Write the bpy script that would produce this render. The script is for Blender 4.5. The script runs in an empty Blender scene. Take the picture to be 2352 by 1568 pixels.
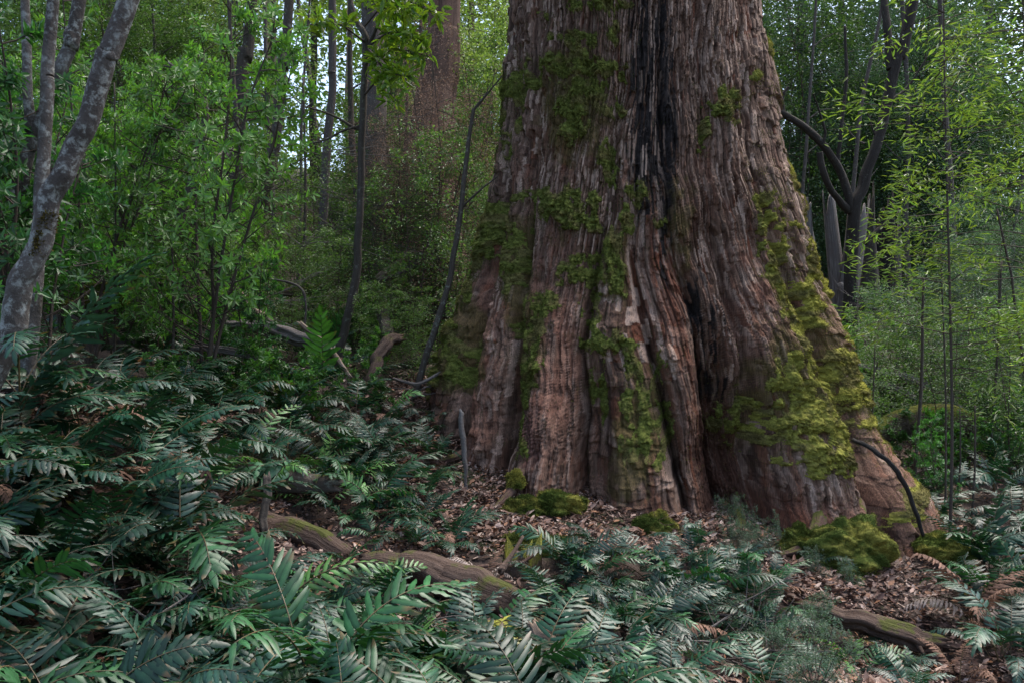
import bpy, math, random
import numpy as np
from mathutils import Vector, Matrix, Euler

random.seed(11)
RNG = np.random.default_rng(11)
PI = math.pi
F = 1.274 / 2352.0          # metres per picture unit per metre of distance
CAMZ = 1.6
SC = bpy.context.scene
COL = SC.collection


def at(px, py, d):
    return Vector(((px - 1176) * F * d, d, CAMZ + (784 - py) * F * d))


# ------------------------------------------------------------------ noise
def _h(ix, iy, iz, seed):
    n = (ix.astype(np.int64) * 374761393 + iy.astype(np.int64) * 668265263 + iz.astype(np.int64) * 2147483647 + seed * 1274126177) & 0xFFFFFFFF
    n = ((n ^ (n >> 13)) * 1274126177) & 0xFFFFFFFF
    n = ((n ^ (n >> 16)) * 2246822519) & 0xFFFFFFFF
    n = n ^ (n >> 15)
    return (n & 0xFFFFFF).astype(np.float32) / 16777215.0


def hash2(a, b, seed=0):
    a = np.asarray(a); b = np.asarray(b)
    a, b = np.broadcast_arrays(a, b)
    return _h(a, b, np.zeros_like(a), seed)


def vn2(x, y, seed=0):
    x, y = np.broadcast_arrays(np.asarray(x, np.float32), np.asarray(y, np.float32))
    ix = np.floor(x); iy = np.floor(y)
    fx = x - ix; fy = y - iy
    fx = fx * fx * (3 - 2 * fx); fy = fy * fy * (3 - 2 * fy)
    ix = ix.astype(np.int64); iy = iy.astype(np.int64); z = np.zeros_like(ix)
    a = _h(ix, iy, z, seed); b = _h(ix + 1, iy, z, seed)
    c = _h(ix, iy + 1, z, seed); d = _h(ix + 1, iy + 1, z, seed)
    return (a * (1 - fx) + b * fx) * (1 - fy) + (c * (1 - fx) + d * fx) * fy


def fbm2(x, y, seed=0, o=4):
    s = 0; a = 0.5; t = 0
    for k in range(o):
        s = s + a * vn2(x * (2 ** k), y * (2 ** k), seed + k * 17); t += a; a *= 0.5
    return s / t


def sstep(a, b, x):
    t = np.clip((x - a) / (b - a), 0, 1)
    return t * t * (3 - 2 * t)


# ------------------------------------------------------------------ meshes and objects
def mesh_np(name, V, Q=None, T=None, col=None, uv=None, mats=(), smooth=False, midx=None):
    me = bpy.data.meshes.new(name)
    V = np.ascontiguousarray(V, np.float32)
    nq = 0 if Q is None else len(Q); nt = 0 if T is None else len(T)
    loops = []
    if nq: loops.append(np.asarray(Q, np.int32).ravel())
    if nt: loops.append(np.asarray(T, np.int32).ravel())
    loops = np.concatenate(loops)
    starts = np.concatenate([np.arange(nq) * 4, nq * 4 + np.arange(nt) * 3]).astype(np.int32)
    me.vertices.add(len(V)); me.vertices.foreach_set('co', V.ravel())
    me.loops.add(len(loops)); me.loops.foreach_set('vertex_index', loops)
    me.polygons.add(nq + nt); me.polygons.foreach_set('loop_start', starts)
    me.polygons.foreach_set('use_smooth', np.full(nq + nt, smooth, bool))
    if midx is not None:
        me.polygons.foreach_set('material_index', np.asarray(midx, np.int32))
    if col is not None:
        c = np.ones((len(V), 4), np.float32); c[:, :3] = col
        at_ = me.attributes.new('Col', 'FLOAT_COLOR', 'POINT'); at_.data.foreach_set('color', c.ravel())
    if uv is not None:
        l = me.uv_layers.new(name='UVMap')
        l.data.foreach_set('uv', np.asarray(uv, np.float32)[loops].ravel())
    for m in mats: me.materials.append(m)
    me.update(calc_edges=True)
    return me


def link(name, data, parent=None):
    o = bpy.data.objects.new(name, data); COL.objects.link(o)
    if parent is not None: o.parent = parent
    return o


def tag(o, label=None, cat=None, group=None, kind=None):
    if label: o['label'] = label
    if cat: o['category'] = cat
    if group: o['group'] = group
    if kind: o['kind'] = kind
    return o


def thing(name, loc, label, cat, group=None):
    o = bpy.data.objects.new(name, None); COL.objects.link(o)
    o.location = loc; o.empty_display_size = 0.1
    return tag(o, label, cat, group)


class Acc:
    """collects pieces of one mesh"""
    def __init__(s): s.V = []; s.Q = []; s.T = []; s.C = []; s.U = []; s.n = 0
    def add(s, V, Q=None, T=None, col=(0.1, 0.1, 0.1), uv=None):
        V = np.asarray(V, np.float32).reshape(-1, 3)
        s.V.append(V)
        if Q is not None and len(Q): s.Q.append(np.asarray(Q, np.int64) + s.n)
        if T is not None and len(T): s.T.append(np.asarray(T, np.int64) + s.n)
        c = np.asarray(col, np.float32)
        s.C.append(np.broadcast_to(c, (len(V), 3)))
        s.U.append(np.zeros((len(V), 2), np.float32) if uv is None else np.asarray(uv, np.float32))
        s.n += len(V)
    def mesh(s, name, mat, smooth=False):
        return mesh_np(name, np.concatenate(s.V), np.concatenate(s.Q) if s.Q else None, np.concatenate(s.T) if s.T else None,
                       np.concatenate(s.C), np.concatenate(s.U), [mat], smooth)


# ------------------------------------------------------------------ materials
def newmat(name):
    m = bpy.data.materials.new(name); m.use_nodes = True
    nt = m.node_tree; nt.nodes.clear()
    return m, nt


def nd(nt, t, **kw):
    n = nt.nodes.new(t)
    for k, v in kw.items():
        if k in ('operation', 'blend_type', 'data_type', 'attribute_name', 'noise_dimensions', 'feature', 'interpolation', 'mode', 'sky_type', 'sun_disc', 'sun_elevation', 'sun_rotation', 'air_density', 'dust_density', 'ozone_density', 'altitude'):
            setattr(n, k, v)
        else:
            n.inputs[k].default_value = v
    return n


def mixc(nt, fac, a, b, blend='MIX'):
    n = nt.nodes.new('ShaderNodeMix'); n.data_type = 'RGBA'; n.blend_type = blend
    for sock, v in ((n.inputs[0], fac), (n.inputs[6], a), (n.inputs[7], b)):
        if hasattr(v, 'is_output'): nt.links.new(v, sock)
        elif isinstance(v, (int, float)): sock.default_value = v
        else: sock.default_value = (*v, 1)
    return n.outputs[2]


def leaf_mat(name, rough=0.4, transl=0.35, spec=0.5, tcol=(1.25, 1.45, 0.6), var=0.35):
    m, nt = newmat(name)
    out = nd(nt, 'ShaderNodeOutputMaterial')
    a = nd(nt, 'ShaderNodeAttribute', attribute_name='Col')
    oi = nd(nt, 'ShaderNodeObjectInfo')
    geo = nd(nt, 'ShaderNodeNewGeometry')
    no = nd(nt, 'ShaderNodeTexNoise', Scale=18.0, Detail=3.0)
    tc = nd(nt, 'ShaderNodeTexCoord'); nt.links.new(tc.outputs['Object'], no.inputs['Vector'])
    mr = nd(nt, 'ShaderNodeMapRange'); mr.inputs[3].default_value = 1 - var; mr.inputs[4].default_value = 1 + var
    nt.links.new(oi.outputs['Random'], mr.inputs[0])
    mr2 = nd(nt, 'ShaderNodeMapRange'); mr2.inputs[1].default_value = 0.3; mr2.inputs[2].default_value = 0.7
    mr2.inputs[3].default_value = 0.75; mr2.inputs[4].default_value = 1.25
    nt.links.new(no.outputs['Fac'], mr2.inputs[0])
    mu = nd(nt, 'ShaderNodeMath', operation='MULTIPLY'); nt.links.new(mr.outputs[0], mu.inputs[0]); nt.links.new(mr2.outputs[0], mu.inputs[1])
    vm = nt.nodes.new('ShaderNodeVectorMath'); vm.operation = 'SCALE'
    nt.links.new(a.outputs['Color'], vm.inputs[0]); nt.links.new(mu.outputs[0], vm.inputs['Scale'])
    p = nd(nt, 'ShaderNodeBsdfPrincipled', Roughness=rough)
    p.inputs['Specular IOR Level'].default_value = spec
    nt.links.new(vm.outputs[0], p.inputs['Base Color'])
    t = nd(nt, 'ShaderNodeBsdfTranslucent')
    tm = mixc(nt, 1.0, vm.outputs[0], tcol, 'MULTIPLY'); nt.links.new(tm, t.inputs['Color'])
    ms = nd(nt, 'ShaderNodeMixShader'); ms.inputs[0].default_value = transl
    nt.links.new(p.outputs[0], ms.inputs[1]); nt.links.new(t.outputs[0], ms.inputs[2])
    nt.links.new(ms.outputs[0], out.inputs['Surface'])
    return m


def bark_mat(name, c1, c2, c3, lichen=None, licamt=0.5, grain=(2.0, 26.0), bump=0.6, moss=None, mossamt=0.5, rough=0.9):
    """UV = metres along, metres around"""
    m, nt = newmat(name)
    out = nd(nt, 'ShaderNodeOutputMaterial')
    uv = nd(nt, 'ShaderNodeTexCoord')
    mp = nd(nt, 'ShaderNodeMapping'); mp.inputs['Scale'].default_value = (grain[0], grain[1], 1)
    nt.links.new(uv.outputs['UV'], mp.inputs['Vector'])
    n1 = nd(nt, 'ShaderNodeTexNoise', Scale=1.0, Detail=6.0, Roughness=0.7, Distortion=0.5); nt.links.new(mp.outputs[0], n1.inputs['Vector'])
    n2 = nd(nt, 'ShaderNodeTexNoise', Scale=3.2, Detail=5.0, Roughness=0.6); nt.links.new(uv.outputs['Object'], n2.inputs['Vector'])
    r1 = nd(nt, 'ShaderNodeMapRange'); r1.inputs[1].default_value = 0.35; r1.inputs[2].default_value = 0.65; nt.links.new(n1.outputs['Fac'], r1.inputs[0])
    r2 = nd(nt, 'ShaderNodeMapRange'); r2.inputs[1].default_value = 0.4; r2.inputs[2].default_value = 0.6; nt.links.new(n2.outputs['Fac'], r2.inputs[0])
    c = mixc(nt, r1.outputs[0], c1, c2)
    c = mixc(nt, r2.outputs[0], c, c3)
    if lichen:
        n3 = nd(nt, 'ShaderNodeTexNoise', Scale=17.0, Detail=7.0, Roughness=0.72, Distortion=0.3); nt.links.new(uv.outputs['Object'], n3.inputs['Vector'])
        r3 = nd(nt, 'ShaderNodeMapRange'); r3.inputs[1].default_value = 0.60 - 0.2 * licamt; r3.inputs[2].default_value = 0.72 - 0.2 * licamt; nt.links.new(n3.outputs['Fac'], r3.inputs[0])
        c = mixc(nt, r3.outputs[0], c, lichen)
    if moss:
        n4 = nd(nt, 'ShaderNodeTexNoise', Scale=4.0, Detail=6.0, Roughness=0.7); nt.links.new(uv.outputs['Object'], n4.inputs['Vector'])
        g = nd(nt, 'ShaderNodeNewGeometry'); sx = nd(nt, 'ShaderNodeSeparateXYZ'); nt.links.new(g.outputs['Normal'], sx.inputs[0])
        ad = nd(nt, 'ShaderNodeMath', operation='MULTIPLY_ADD'); ad.inputs[1].default_value = 0.22; nt.links.new(sx.outputs['Z'], ad.inputs[0]); nt.links.new(n4.outputs['Fac'], ad.inputs[2])
        r4 = nd(nt, 'ShaderNodeMapRange'); r4.inputs[1].default_value = 0.78 - 0.25 * mossamt; r4.inputs[2].default_value = 0.86 - 0.25 * mossamt; nt.links.new(ad.outputs[0], r4.inputs[0])
        c = mixc(nt, r4.outputs[0], c, moss)
    p = nd(nt, 'ShaderNodeBsdfPrincipled', Roughness=rough); nt.links.new(c, p.inputs['Base Color'])
    p.inputs['Specular IOR Level'].default_value = 0.25
    n5 = nd(nt, 'ShaderNodeTexNoise', Scale=60.0, Detail=3.0); nt.links.new(uv.outputs['Object'], n5.inputs['Vector'])
    sm = nd(nt, 'ShaderNodeMath', operation='MULTIPLY_ADD'); sm.inputs[1].default_value = 0.35; nt.links.new(n5.outputs['Fac'], sm.inputs[0]); nt.links.new(n1.outputs['Fac'], sm.inputs[2])
    b = nd(nt, 'ShaderNodeBump', Strength=bump, Distance=0.03); nt.links.new(sm.outputs[0], b.inputs['Height']); nt.links.new(b.outputs[0], p.inputs['Normal'])
    nt.links.new(p.outputs[0], out.inputs['Surface'])
    return m


def col_mat(name, rough=0.9, spec=0.2, nscale=(40, 40, 40), amp=0.35, bump=0.5, bdist=0.01, transl=0.0):
    """albedo from the vertex colour, broken up by noise in object space"""
    m, nt = newmat(name)
    out = nd(nt, 'ShaderNodeOutputMaterial')
    a = nd(nt, 'ShaderNodeAttribute', attribute_name='Col')
    tc = nd(nt, 'ShaderNodeTexCoord'); mp = nd(nt, 'ShaderNodeMapping'); mp.inputs['Scale'].default_value = nscale
    nt.links.new(tc.outputs['Object'], mp.inputs['Vector'])
    n = nd(nt, 'ShaderNodeTexNoise', Scale=1.0, Detail=5.0, Roughness=0.65); nt.links.new(mp.outputs[0], n.inputs['Vector'])
    mr = nd(nt, 'ShaderNodeMapRange'); mr.inputs[1].default_value = 0.3; mr.inputs[2].default_value = 0.7
    mr.inputs[3].default_value = 1 - amp; mr.inputs[4].default_value = 1 + amp
    nt.links.new(n.outputs['Fac'], mr.inputs[0])
    vm = nt.nodes.new('ShaderNodeVectorMath'); vm.operation = 'SCALE'
    nt.links.new(a.outputs['Color'], vm.inputs[0]); nt.links.new(mr.outputs[0], vm.inputs['Scale'])
    p = nd(nt, 'ShaderNodeBsdfPrincipled', Roughness=rough); p.inputs['Specular IOR Level'].default_value = spec
    nt.links.new(vm.outputs[0], p.inputs['Base Color'])
    b = nd(nt, 'ShaderNodeBump', Strength=bump, Distance=bdist); nt.links.new(n.outputs['Fac'], b.inputs['Height']); nt.links.new(b.outputs[0], p.inputs['Normal'])
    if transl:
        t = nd(nt, 'ShaderNodeBsdfTranslucent'); nt.links.new(vm.outputs[0], t.inputs['Color'])
        ms = nd(nt, 'ShaderNodeMixShader'); ms.inputs[0].default_value = transl
        nt.links.new(p.outputs[0], ms.inputs[1]); nt.links.new(t.outputs[0], ms.inputs[2]); nt.links.new(ms.outputs[0], out.inputs['Surface'])
    else:
        nt.links.new(p.outputs[0], out.inputs['Surface'])
    return m


M_FERN = leaf_mat('fern_frond_green', rough=0.40, transl=0.16, spec=0.42, var=0.45)
M_DEAD = leaf_mat('dead_frond', rough=0.8, transl=0.15, spec=0.2, tcol=(1, 1, 1), var=0.2)
M_LEAF = leaf_mat('glossy_leaf', rough=0.38, transl=0.45, spec=0.5, var=0.25)
M_SOFT = leaf_mat('small_leaf', rough=0.5, transl=0.36, spec=0.4, var=0.35)
M_LITTER = col_mat('dry_leaf_litter', rough=0.65, spec=0.35, nscale=(70, 70, 70), amp=0.25, bump=0.3, transl=0.0)
M_TRUNK = col_mat('stringy_bark', rough=0.85, spec=0.25, nscale=(90, 90, 10), amp=0.6, bump=0.8, bdist=0.012)
M_MOSS = col_mat('moss_cushion', rough=0.95, spec=0.1, nscale=(45, 45, 60), amp=0.45, bump=0.9, bdist=0.012, transl=0.12)
M_STEM = bark_mat('twig_bark', (0.05, 0.035, 0.028), (0.09, 0.065, 0.05), (0.06, 0.05, 0.04))
M_LICHEN = bark_mat('lichen_bark', (0.07, 0.06, 0.053), (0.125, 0.11, 0.10), (0.05, 0.042, 0.037), lichen=(0.23, 0.24, 0.225), licamt=0.5, grain=(9.0, 8.0), moss=(0.10, 0.085, 0.02), mossamt=0.0)
M_DARK = bark_mat('dark_bark', (0.045, 0.036, 0.03), (0.085, 0.068, 0.055), (0.06, 0.05, 0.04), lichen=(0.16, 0.17, 0.14), licamt=0.2, moss=(0.05, 0.06, 0.012), mossamt=0.25)
M_BOUGH = bark_mat('near_black_bark', (0.017, 0.014, 0.012), (0.045, 0.037, 0.03), (0.028, 0.023, 0.019), lichen=(0.10, 0.105, 0.085), licamt=0.1, moss=(0.04, 0.05, 0.012), mossamt=0.3)
M_GREYB = bark_mat('grey_bark', (0.055, 0.046, 0.04), (0.11, 0.095, 0.085), (0.075, 0.062, 0.052), lichen=(0.22, 0.21, 0.19), licamt=0.2)
M_REDB = bark_mat('red_stringy_bark', (0.06, 0.032, 0.022), (0.20, 0.125, 0.095), (0.12, 0.075, 0.056), grain=(1.2, 34.0), bump=0.9)
M_ROOT = bark_mat('root_bark', (0.06, 0.034, 0.024), (0.16, 0.105, 0.082), (0.10, 0.058, 0.042), grain=(2.0, 34.0), bump=0.9, moss=(0.085, 0.085, 0.018), mossamt=0.55)
M_PALEB = bark_mat('pale_bark', (0.34, 0.24, 0.19), (0.46, 0.37, 0.32), (0.36, 0.20, 0.13), grain=(1.0, 12.0))
M_LOG = bark_mat('rotting_log', (0.05, 0.029, 0.02), (0.16, 0.11, 0.085), (0.085, 0.056, 0.042), grain=(4.5, 46.0), bump=1.0, moss=(0.07, 0.075, 0.016), mossamt=0.42)
M_MOSSLOG = bark_mat('mossy_log', (0.05, 0.035, 0.025), (0.11, 0.08, 0.06), (0.08, 0.06, 0.04), grain=(2.5, 30.0), bump=1.0, moss=(0.12, 0.125, 0.018), mossamt=0.85)
M_GREYWOOD = bark_mat('weathered_wood', (0.06, 0.052, 0.046), (0.25, 0.23, 0.215), (0.13, 0.11, 0.10), grain=(1.3, 46.0), bump=0.9)
M_PALEWOOD = bark_mat('bare_pale_wood', (0.12, 0.082, 0.058), (0.36, 0.28, 0.215), (0.22, 0.16, 0.115), grain=(5.0, 34.0), bump=0.6)
M_BLACKWOOD = bark_mat('black_wood', (0.012, 0.011, 0.011), (0.04, 0.035, 0.03), (0.025, 0.02, 0.018), grain=(2.0, 30.0), bump=0.9)

# ------------------------------------------------------------------ ground shape
_CP = [(0, 1568, 3.2), (1176, 1568, 3.4), (2352, 1568, 3.6), (2000, 1500, 4.2), (1100, 1150, 6.3), (1000, 1050, 7.3), (930, 880, 8.6), (1040, 880, 9.0),
       (1400, 1195, 6.4), (1700, 1235, 6.3), (1960, 1300, 6.3), (2200, 1300, 6.5), (2100, 1345, 5.5), (2300, 1150, 8), (2150, 1000, 11), (2000, 700, 16),
       (2300, 850, 16), (2200, 700, 22), (600, 1200, 5), (300, 1150, 4.7), (650, 1050, 6.3), (300, 900, 6.7), (100, 950, 5.0), (500, 760, 10), (850, 860, 9),
       (750, 720, 12), (950, 740, 13), (150, 780, 9), (150, 450, 16), (400, 480, 18), (650, 450, 20), (900, 600, 20), (1500, 650, 22), (300, 350, 36),
       (1000, 420, 40), (2100, 520, 40), (1300, 1340, 4.7), (1800, 1390, 4.9), (620, 1400, 4.4), (1000, 1490, 4.1), (1300, 1490, 4.1), (1650, 1550, 4.3), (1990, 1640, 4.5), (2200, 1660, 4.3), (1010, 1345, 4.75), (640, 1235, 5.3), (2010, 1440, 5.05)]
_CPW = [(at(*c).x, at(*c).y, at(*c).z) for c in _CP] + [(-6, 0, .6), (0, -3, .1), (6, 0, -.1), (-40, 10, 5), (40, 10, 2), (-60, 60, 16), (60, 60, 12), (0, 75, 16), (0, 0, .1), (40, -6, 1), (-40, -6, 2)]
_CPW = np.array(_CPW)


def _k(r): return np.sqrt(r * r + 0.5)


_d = np.linalg.norm(_CPW[:, None, :2] - _CPW[None, :, :2], axis=2)
_A = np.zeros((len(_CPW) + 3,) * 2)
_A[:len(_CPW), :len(_CPW)] = _k(_d) - np.eye(len(_CPW)) * 0.15
_A[:len(_CPW), -3] = 1; _A[:len(_CPW), -2:] = _CPW[:, :2]; _A[-3, :len(_CPW)] = 1; _A[-2:, :len(_CPW)] = _CPW[:, :2].T
_W = np.linalg.solve(_A, np.concatenate([_CPW[:, 2], [0, 0, 0]]))


def gz(x, y):
    x = np.asarray(x, float); y = np.asarray(y, float)
    r = np.sqrt((x[..., None] - _CPW[:, 0]) ** 2 + (y[..., None] - _CPW[:, 1]) ** 2)
    z = _k(r) @ _W[:-3] + _W[-3] + _W[-2] * x + _W[-1] * y
    return z + 0.10 * (fbm2(x * 1.1 + 50, y * 1.1 + 50, 3, 3) - 0.5) + 0.03 * (vn2(x * 7 + 9, y * 7 + 9, 5) - 0.5)


def gz1(x, y): return float(gz(np.array([x]), np.array([y]))[0])


def ground_hit(px, py, dmin=2.3, dmax=24):
    d = np.linspace(dmin, dmax, 260)
    x = (px - 1176) * F * d; z = CAMZ + (784 - py) * F * d
    g = gz(x, d)
    k = np.nonzero(z < g)[0]
    if len(k) == 0: return None
    return Vector((x[k[0]], d[k[0]], g[k[0]]))


def build_ground():
    n = 430
    a = np.linspace(-1, 1, n); b = np.linspace(0, 1, n)
    X = np.sign(a) * (np.abs(a) ** 2.2) * 60 + a * 6
    Y = -7 + 16 * b + 66 * b ** 3
    gx, gy = np.meshgrid(X, Y)
    z = gz(gx, gy)
    V = np.stack([gx, gy, z], -1).reshape(-1, 3)
    i = np.arange(n * n).reshape(n, n)
    Q = np.stack([i[:-1, :-1], i[:-1, 1:], i[1:, 1:], i[1:, :-1]], -1).reshape(-1, 4)
    m, nt = newmat('forest_soil')
    out = nd(nt, 'ShaderNodeOutputMaterial'); tc = nd(nt, 'ShaderNodeTexCoord')
    n1 = nd(nt, 'ShaderNodeTexNoise', Scale=0.9, Detail=6.0, Roughness=0.65); n2 = nd(nt, 'ShaderNodeTexNoise', Scale=22.0, Detail=6.0, Roughness=0.7)
    for q in (n1, n2): nt.links.new(tc.outputs['Object'], q.inputs['Vector'])
    r1 = nd(nt, 'ShaderNodeMapRange'); r1.inputs[1].default_value = 0.54; r1.inputs[2].default_value = 0.62; nt.links.new(n1.outputs['Fac'], r1.inputs[0])
    c = mixc(nt, n2.outputs['Fac'], (0.020, 0.012, 0.009), (0.062, 0.038, 0.027))
    c = mixc(nt, r1.outputs[0], c, (0.038, 0.042, 0.012))
    p = nd(nt, 'ShaderNodeBsdfPrincipled', Roughness=0.95); nt.links.new(c, p.inputs['Base Color'])
    bm = nd(nt, 'ShaderNodeBump', Strength=0.9, Distance=0.04); nt.links.new(n2.outputs['Fac'], bm.inputs['Height']); nt.links.new(bm.outputs[0], p.inputs['Normal'])
    nt.links.new(p.outputs[0], out.inputs['Surface'])
    tag(link('ground', mesh_np('ground', V, Q, mats=[m], smooth=True)), kind='structure')


# ------------------------------------------------------------------ tubes
def catmull(P, n):
    P = np.asarray(P, float)
    if len(P) == 2:
        t = np.linspace(0, 1, n)[:, None]; return P[0] * (1 - t) + P[1] * t
    Pe = np.vstack([2 * P[0] - P[1], P, 2 * P[-1] - P[-2]])
    T = np.linspace(0, len(P) - 1 - 1e-6, n); i = T.astype(int); t = (T - i)[:, None]
    p0, p1, p2, p3 = Pe[i], Pe[i + 1], Pe[i + 2], Pe[i + 3]
    return 0.5 * (2 * p1 + (p2 - p0) * t + (2 * p0 - 5 * p1 + 4 * p2 - p3) * t ** 2 + (3 * p1 - p0 - 3 * p2 + p3) * t ** 3)


def tube(acc, P, R, n=24, sides=8, rough=0.0, seed=0, col=(0.1, 0.1, 0.1), wob=0.0, flute=0.0, cap=True, jag=0.0):
    """R: radii at the control points"""
    P = np.asarray([tuple(p) for p in P], float)
    C = catmull(P, n)
    r = np.interp(np.linspace(0, 1, n), np.linspace(0, 1, len(R)), R)
    if wob:
        s = np.linspace(0, 1, n) * (len(P) * 2)
        for k in range(3): C[:, k] += (vn2(s, np.full(n, seed + k * 7.3), 31 + k) - 0.5) * wob
    Tn = np.gradient(C, axis=0); Tn /= np.linalg.norm(Tn, axis=1)[:, None] + 1e-9
    up = np.array([0.0, 0, 1]) if abs(Tn[0, 2]) < 0.9 else np.array([1.0, 0, 0])
    A = np.zeros_like(C); a = np.cross(up, Tn[0]); a /= np.linalg.norm(a)
    for k in range(n):
        a = a - Tn[k] * np.dot(a, Tn[k]); a /= np.linalg.norm(a); A[k] = a
    B = np.cross(Tn, A)
    th = np.linspace(0, 2 * PI, sides, endpoint=False)
    ln = np.concatenate([[0], np.cumsum(np.linalg.norm(np.diff(C, axis=0), axis=1))])
    rr = np.repeat(r[:, None], sides, 1)
    if rough:
        cs, sn = np.cos(th)[None, :], np.sin(th)[None, :]
        rm = max(float(np.mean(r)), 1e-3)
        q = fbm2(cs * 1.7 + seed * 3.1 + ln[:, None] / rm * 0.07 + 20, sn * 1.7 + ln[:, None] / rm * 0.12 + 20, seed, 3) - 0.5
        rr = rr * (1 + rough * 2 * q)
    if flute:
        fl = vn2(th[None, :] / (2 * PI) * 16 + seed, ln[:, None] * 0.35, seed + 4) - 0.5
        fl[:, -1] = 0.5 * (fl[:, 0] + fl[:, -2])
        rr = rr * (1 + flute * 2 * fl)
    V = C[:, None, :] + rr[..., None] * (np.cos(th)[None, :, None] * A[:, None, :] + np.sin(th)[None, :, None] * B[:, None, :])
    uv = np.stack(np.broadcast_arrays(ln[:, None], (th * float(np.max(r)))[None, :]), -1)
    i = np.arange(n * sides).reshape(n, sides); j = np.roll(i, -1, 1)
    Q = np.stack([i[:-1], j[:-1], j[1:], i[1:]], -1).reshape(-1, 4)
    if jag:
        rj = np.random.default_rng(seed + 77)
        for e_, sg in ((0, -1), (n - 1, 1)):
            V[e_] += Tn[e_] * sg * (rj.random(sides)[:, None] ** 2) * jag * r[e_] * 2.2
            V[e_] = C[e_] + (V[e_] - C[e_]) * (.75 + .25 * rj.random(sides))[:, None]
    V = V.reshape(-1, 3); uv = uv.reshape(-1, 2)
    T = []
    if cap:
        V = np.vstack([V, C[0], C[-1]]); uv = np.vstack([uv, [0, 0], [ln[-1], 0]])
        T = [(len(V) - 2, (k + 1) % sides, k) for k in range(sides)] + [(len(V) - 1, (n - 1) * sides + k, (n - 1) * sides + (k + 1) % sides) for k in range(sides)]
    acc.add(V, Q, T, col, uv)
    return C


# ------------------------------------------------------------------ leaves
def leaf_arrays(P, D, N, L, W, C, fold=0.25, curl=0.15):
    """six-cornered leaves folded along the midrib. P base, D direction, N normal (n,3); L, W (n,); C (n,3)"""
    n = len(P)
    D = D / (np.linalg.norm(D, axis=1)[:, None] + 1e-9)
    S = np.cross(D, N); S /= np.linalg.norm(S, axis=1)[:, None] + 1e-9
    N = np.cross(S, D)
    L = np.broadcast_to(L, n)[:, None]; W = np.broadcast_to(W, n)[:, None]
    prof = [(0, 0, 0), (0.35, 0.5, fold), (0.72, 0.38, fold), (1, 0, 0), (0.72, -0.38, fold), (0.35, -0.5, fold)]
    V = np.empty((n, 6, 3), np.float32)
    for k, (a, b, f) in enumerate(prof):
        V[:, k] = P + D * L * a + S * W * b + N * (W * f * abs(b) * 2 * 0.5 - L * curl * a * a)
    base = (np.arange(n) * 6)[:, None]
    Q = np.concatenate([base + np.array([0, 1, 2, 3]), base + np.array([0, 3, 4, 5])])
    return V.reshape(-1, 3), Q, np.repeat(C, 6, 0)


def tints(n, base, var=0.25, yel=0.15, rng=RNG):
    b = np.asarray(base, float)
    v = 1 + var * rng.standard_normal(n)[:, None]
    y = np.clip(rng.random(n)[:, None] * yel, 0, 1)
    return np.clip(b * v * (1 + y * np.array([1.6, 0.4, -0.3])), 0.003, 1)


def rand_unit(n, rng=RNG):
    v = rng.standard_normal((n, 3)); return v / np.linalg.norm(v, axis=1)[:, None]


# ------------------------------------------------------------------ the giant trunk
PYS = [0, 200, 400, 600, 800, 1000, 1200, 1330]
FLOW = [
    [1170, 1160, 1145, 1102, 1035, 960, 900, 870],
    [1203, 1196, 1190, 1176, 1132, 1096, 1070, 1060],
    [1250, 1250, 1245, 1228, 1220, 1200, 1170, 1160],
    [1445, 1440, 1398, 1384, 1346, 1350, 1345, 1350],
    [1475, 1475, 1458, 1452, 1488, 1535, 1585, 1610],
    [1517, 1512, 1514, 1550, 1600, 1650, 1690, 1720],
    [1596, 1596, 1600, 1640, 1690, 1735, 1770, 1790],
    [1690, 1692, 1706, 1760, 1832, 1895, 1962, 2010],
    [1742, 1775, 1815, 1868, 1945, 2020, 2135, 2230],
]
LOBE = [  # metres of bulge of each lobe at PYS
    [.05, .06, .08, .12, .18, .22, .25, .25],
    [.05, .06, .08, .14, .22, .30, .32, .32],
    [.07, .08, .10, .16, .30, .46, .52, .52],
    [.03, .03, .05, .09, .20, .34, .42, .42],
    [.02, .02, .03, .07, .15, .24, .30, .30],
    [.02, .02, .03, .03, .02, .00, .00, .00],
    [.05, .06, .08, .13, .24, .34, .40, .40],
    [.05, .06, .09, .14, .24, .34, .42, .42],
]
FS = [f[0] for f in FLOW]
SILL = ([-100, 0, 100, 200, 300, 400, 500, 560, 650, 750, 830, 870, 1000, 1300], [1172, 1170, 1168, 1160, 1158, 1145, 1128, 1112, 1095, 1055, 1028, 1016, 970, 900])
SILR = ([-100, 0, 100, 200, 300, 400, 500, 600, 700, 800, 900, 1000, 1100, 1200, 1280, 1400], [1732, 1742, 1757, 1775, 1791, 1815, 1845, 1868, 1900, 1942, 1972, 2018, 2070, 2132, 2205, 2300])


SILL = (SILL[0], [x + 16 + 14 * min(1, max(0, (y - 400) / 500)) for x, y in zip(SILL[1], SILL[0])])
SILR = (SILR[0], [x - 26 - 48 * min(1, max(0, (y - 450) / 550)) for x, y in zip(SILR[1], SILR[0])])


def strips(s, z, wd, seg, seed):
    sw = s / wd + 0.5 * vn2(s / (7 * wd), z * 0.8, seed) + 0.5 * vn2(s / wd * 0.7, z * 4.0, seed + 1)
    i = np.floor(sw); f = sw - i; i = i.astype(np.int64)
    zo = z / seg + 31 * hash2(i, i * 0, seed + 2) + 0.10 * vn2(s / (0.22 * wd), z * 2, seed + 3)
    j = np.floor(zo); fz = (zo - j).astype(np.float32); j = j.astype(np.int64)
    return hash2(i, j, seed + 4), np.minimum(f, 1 - f), fz, hash2(i, j, seed + 5)


TRUNK = [None]


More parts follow.
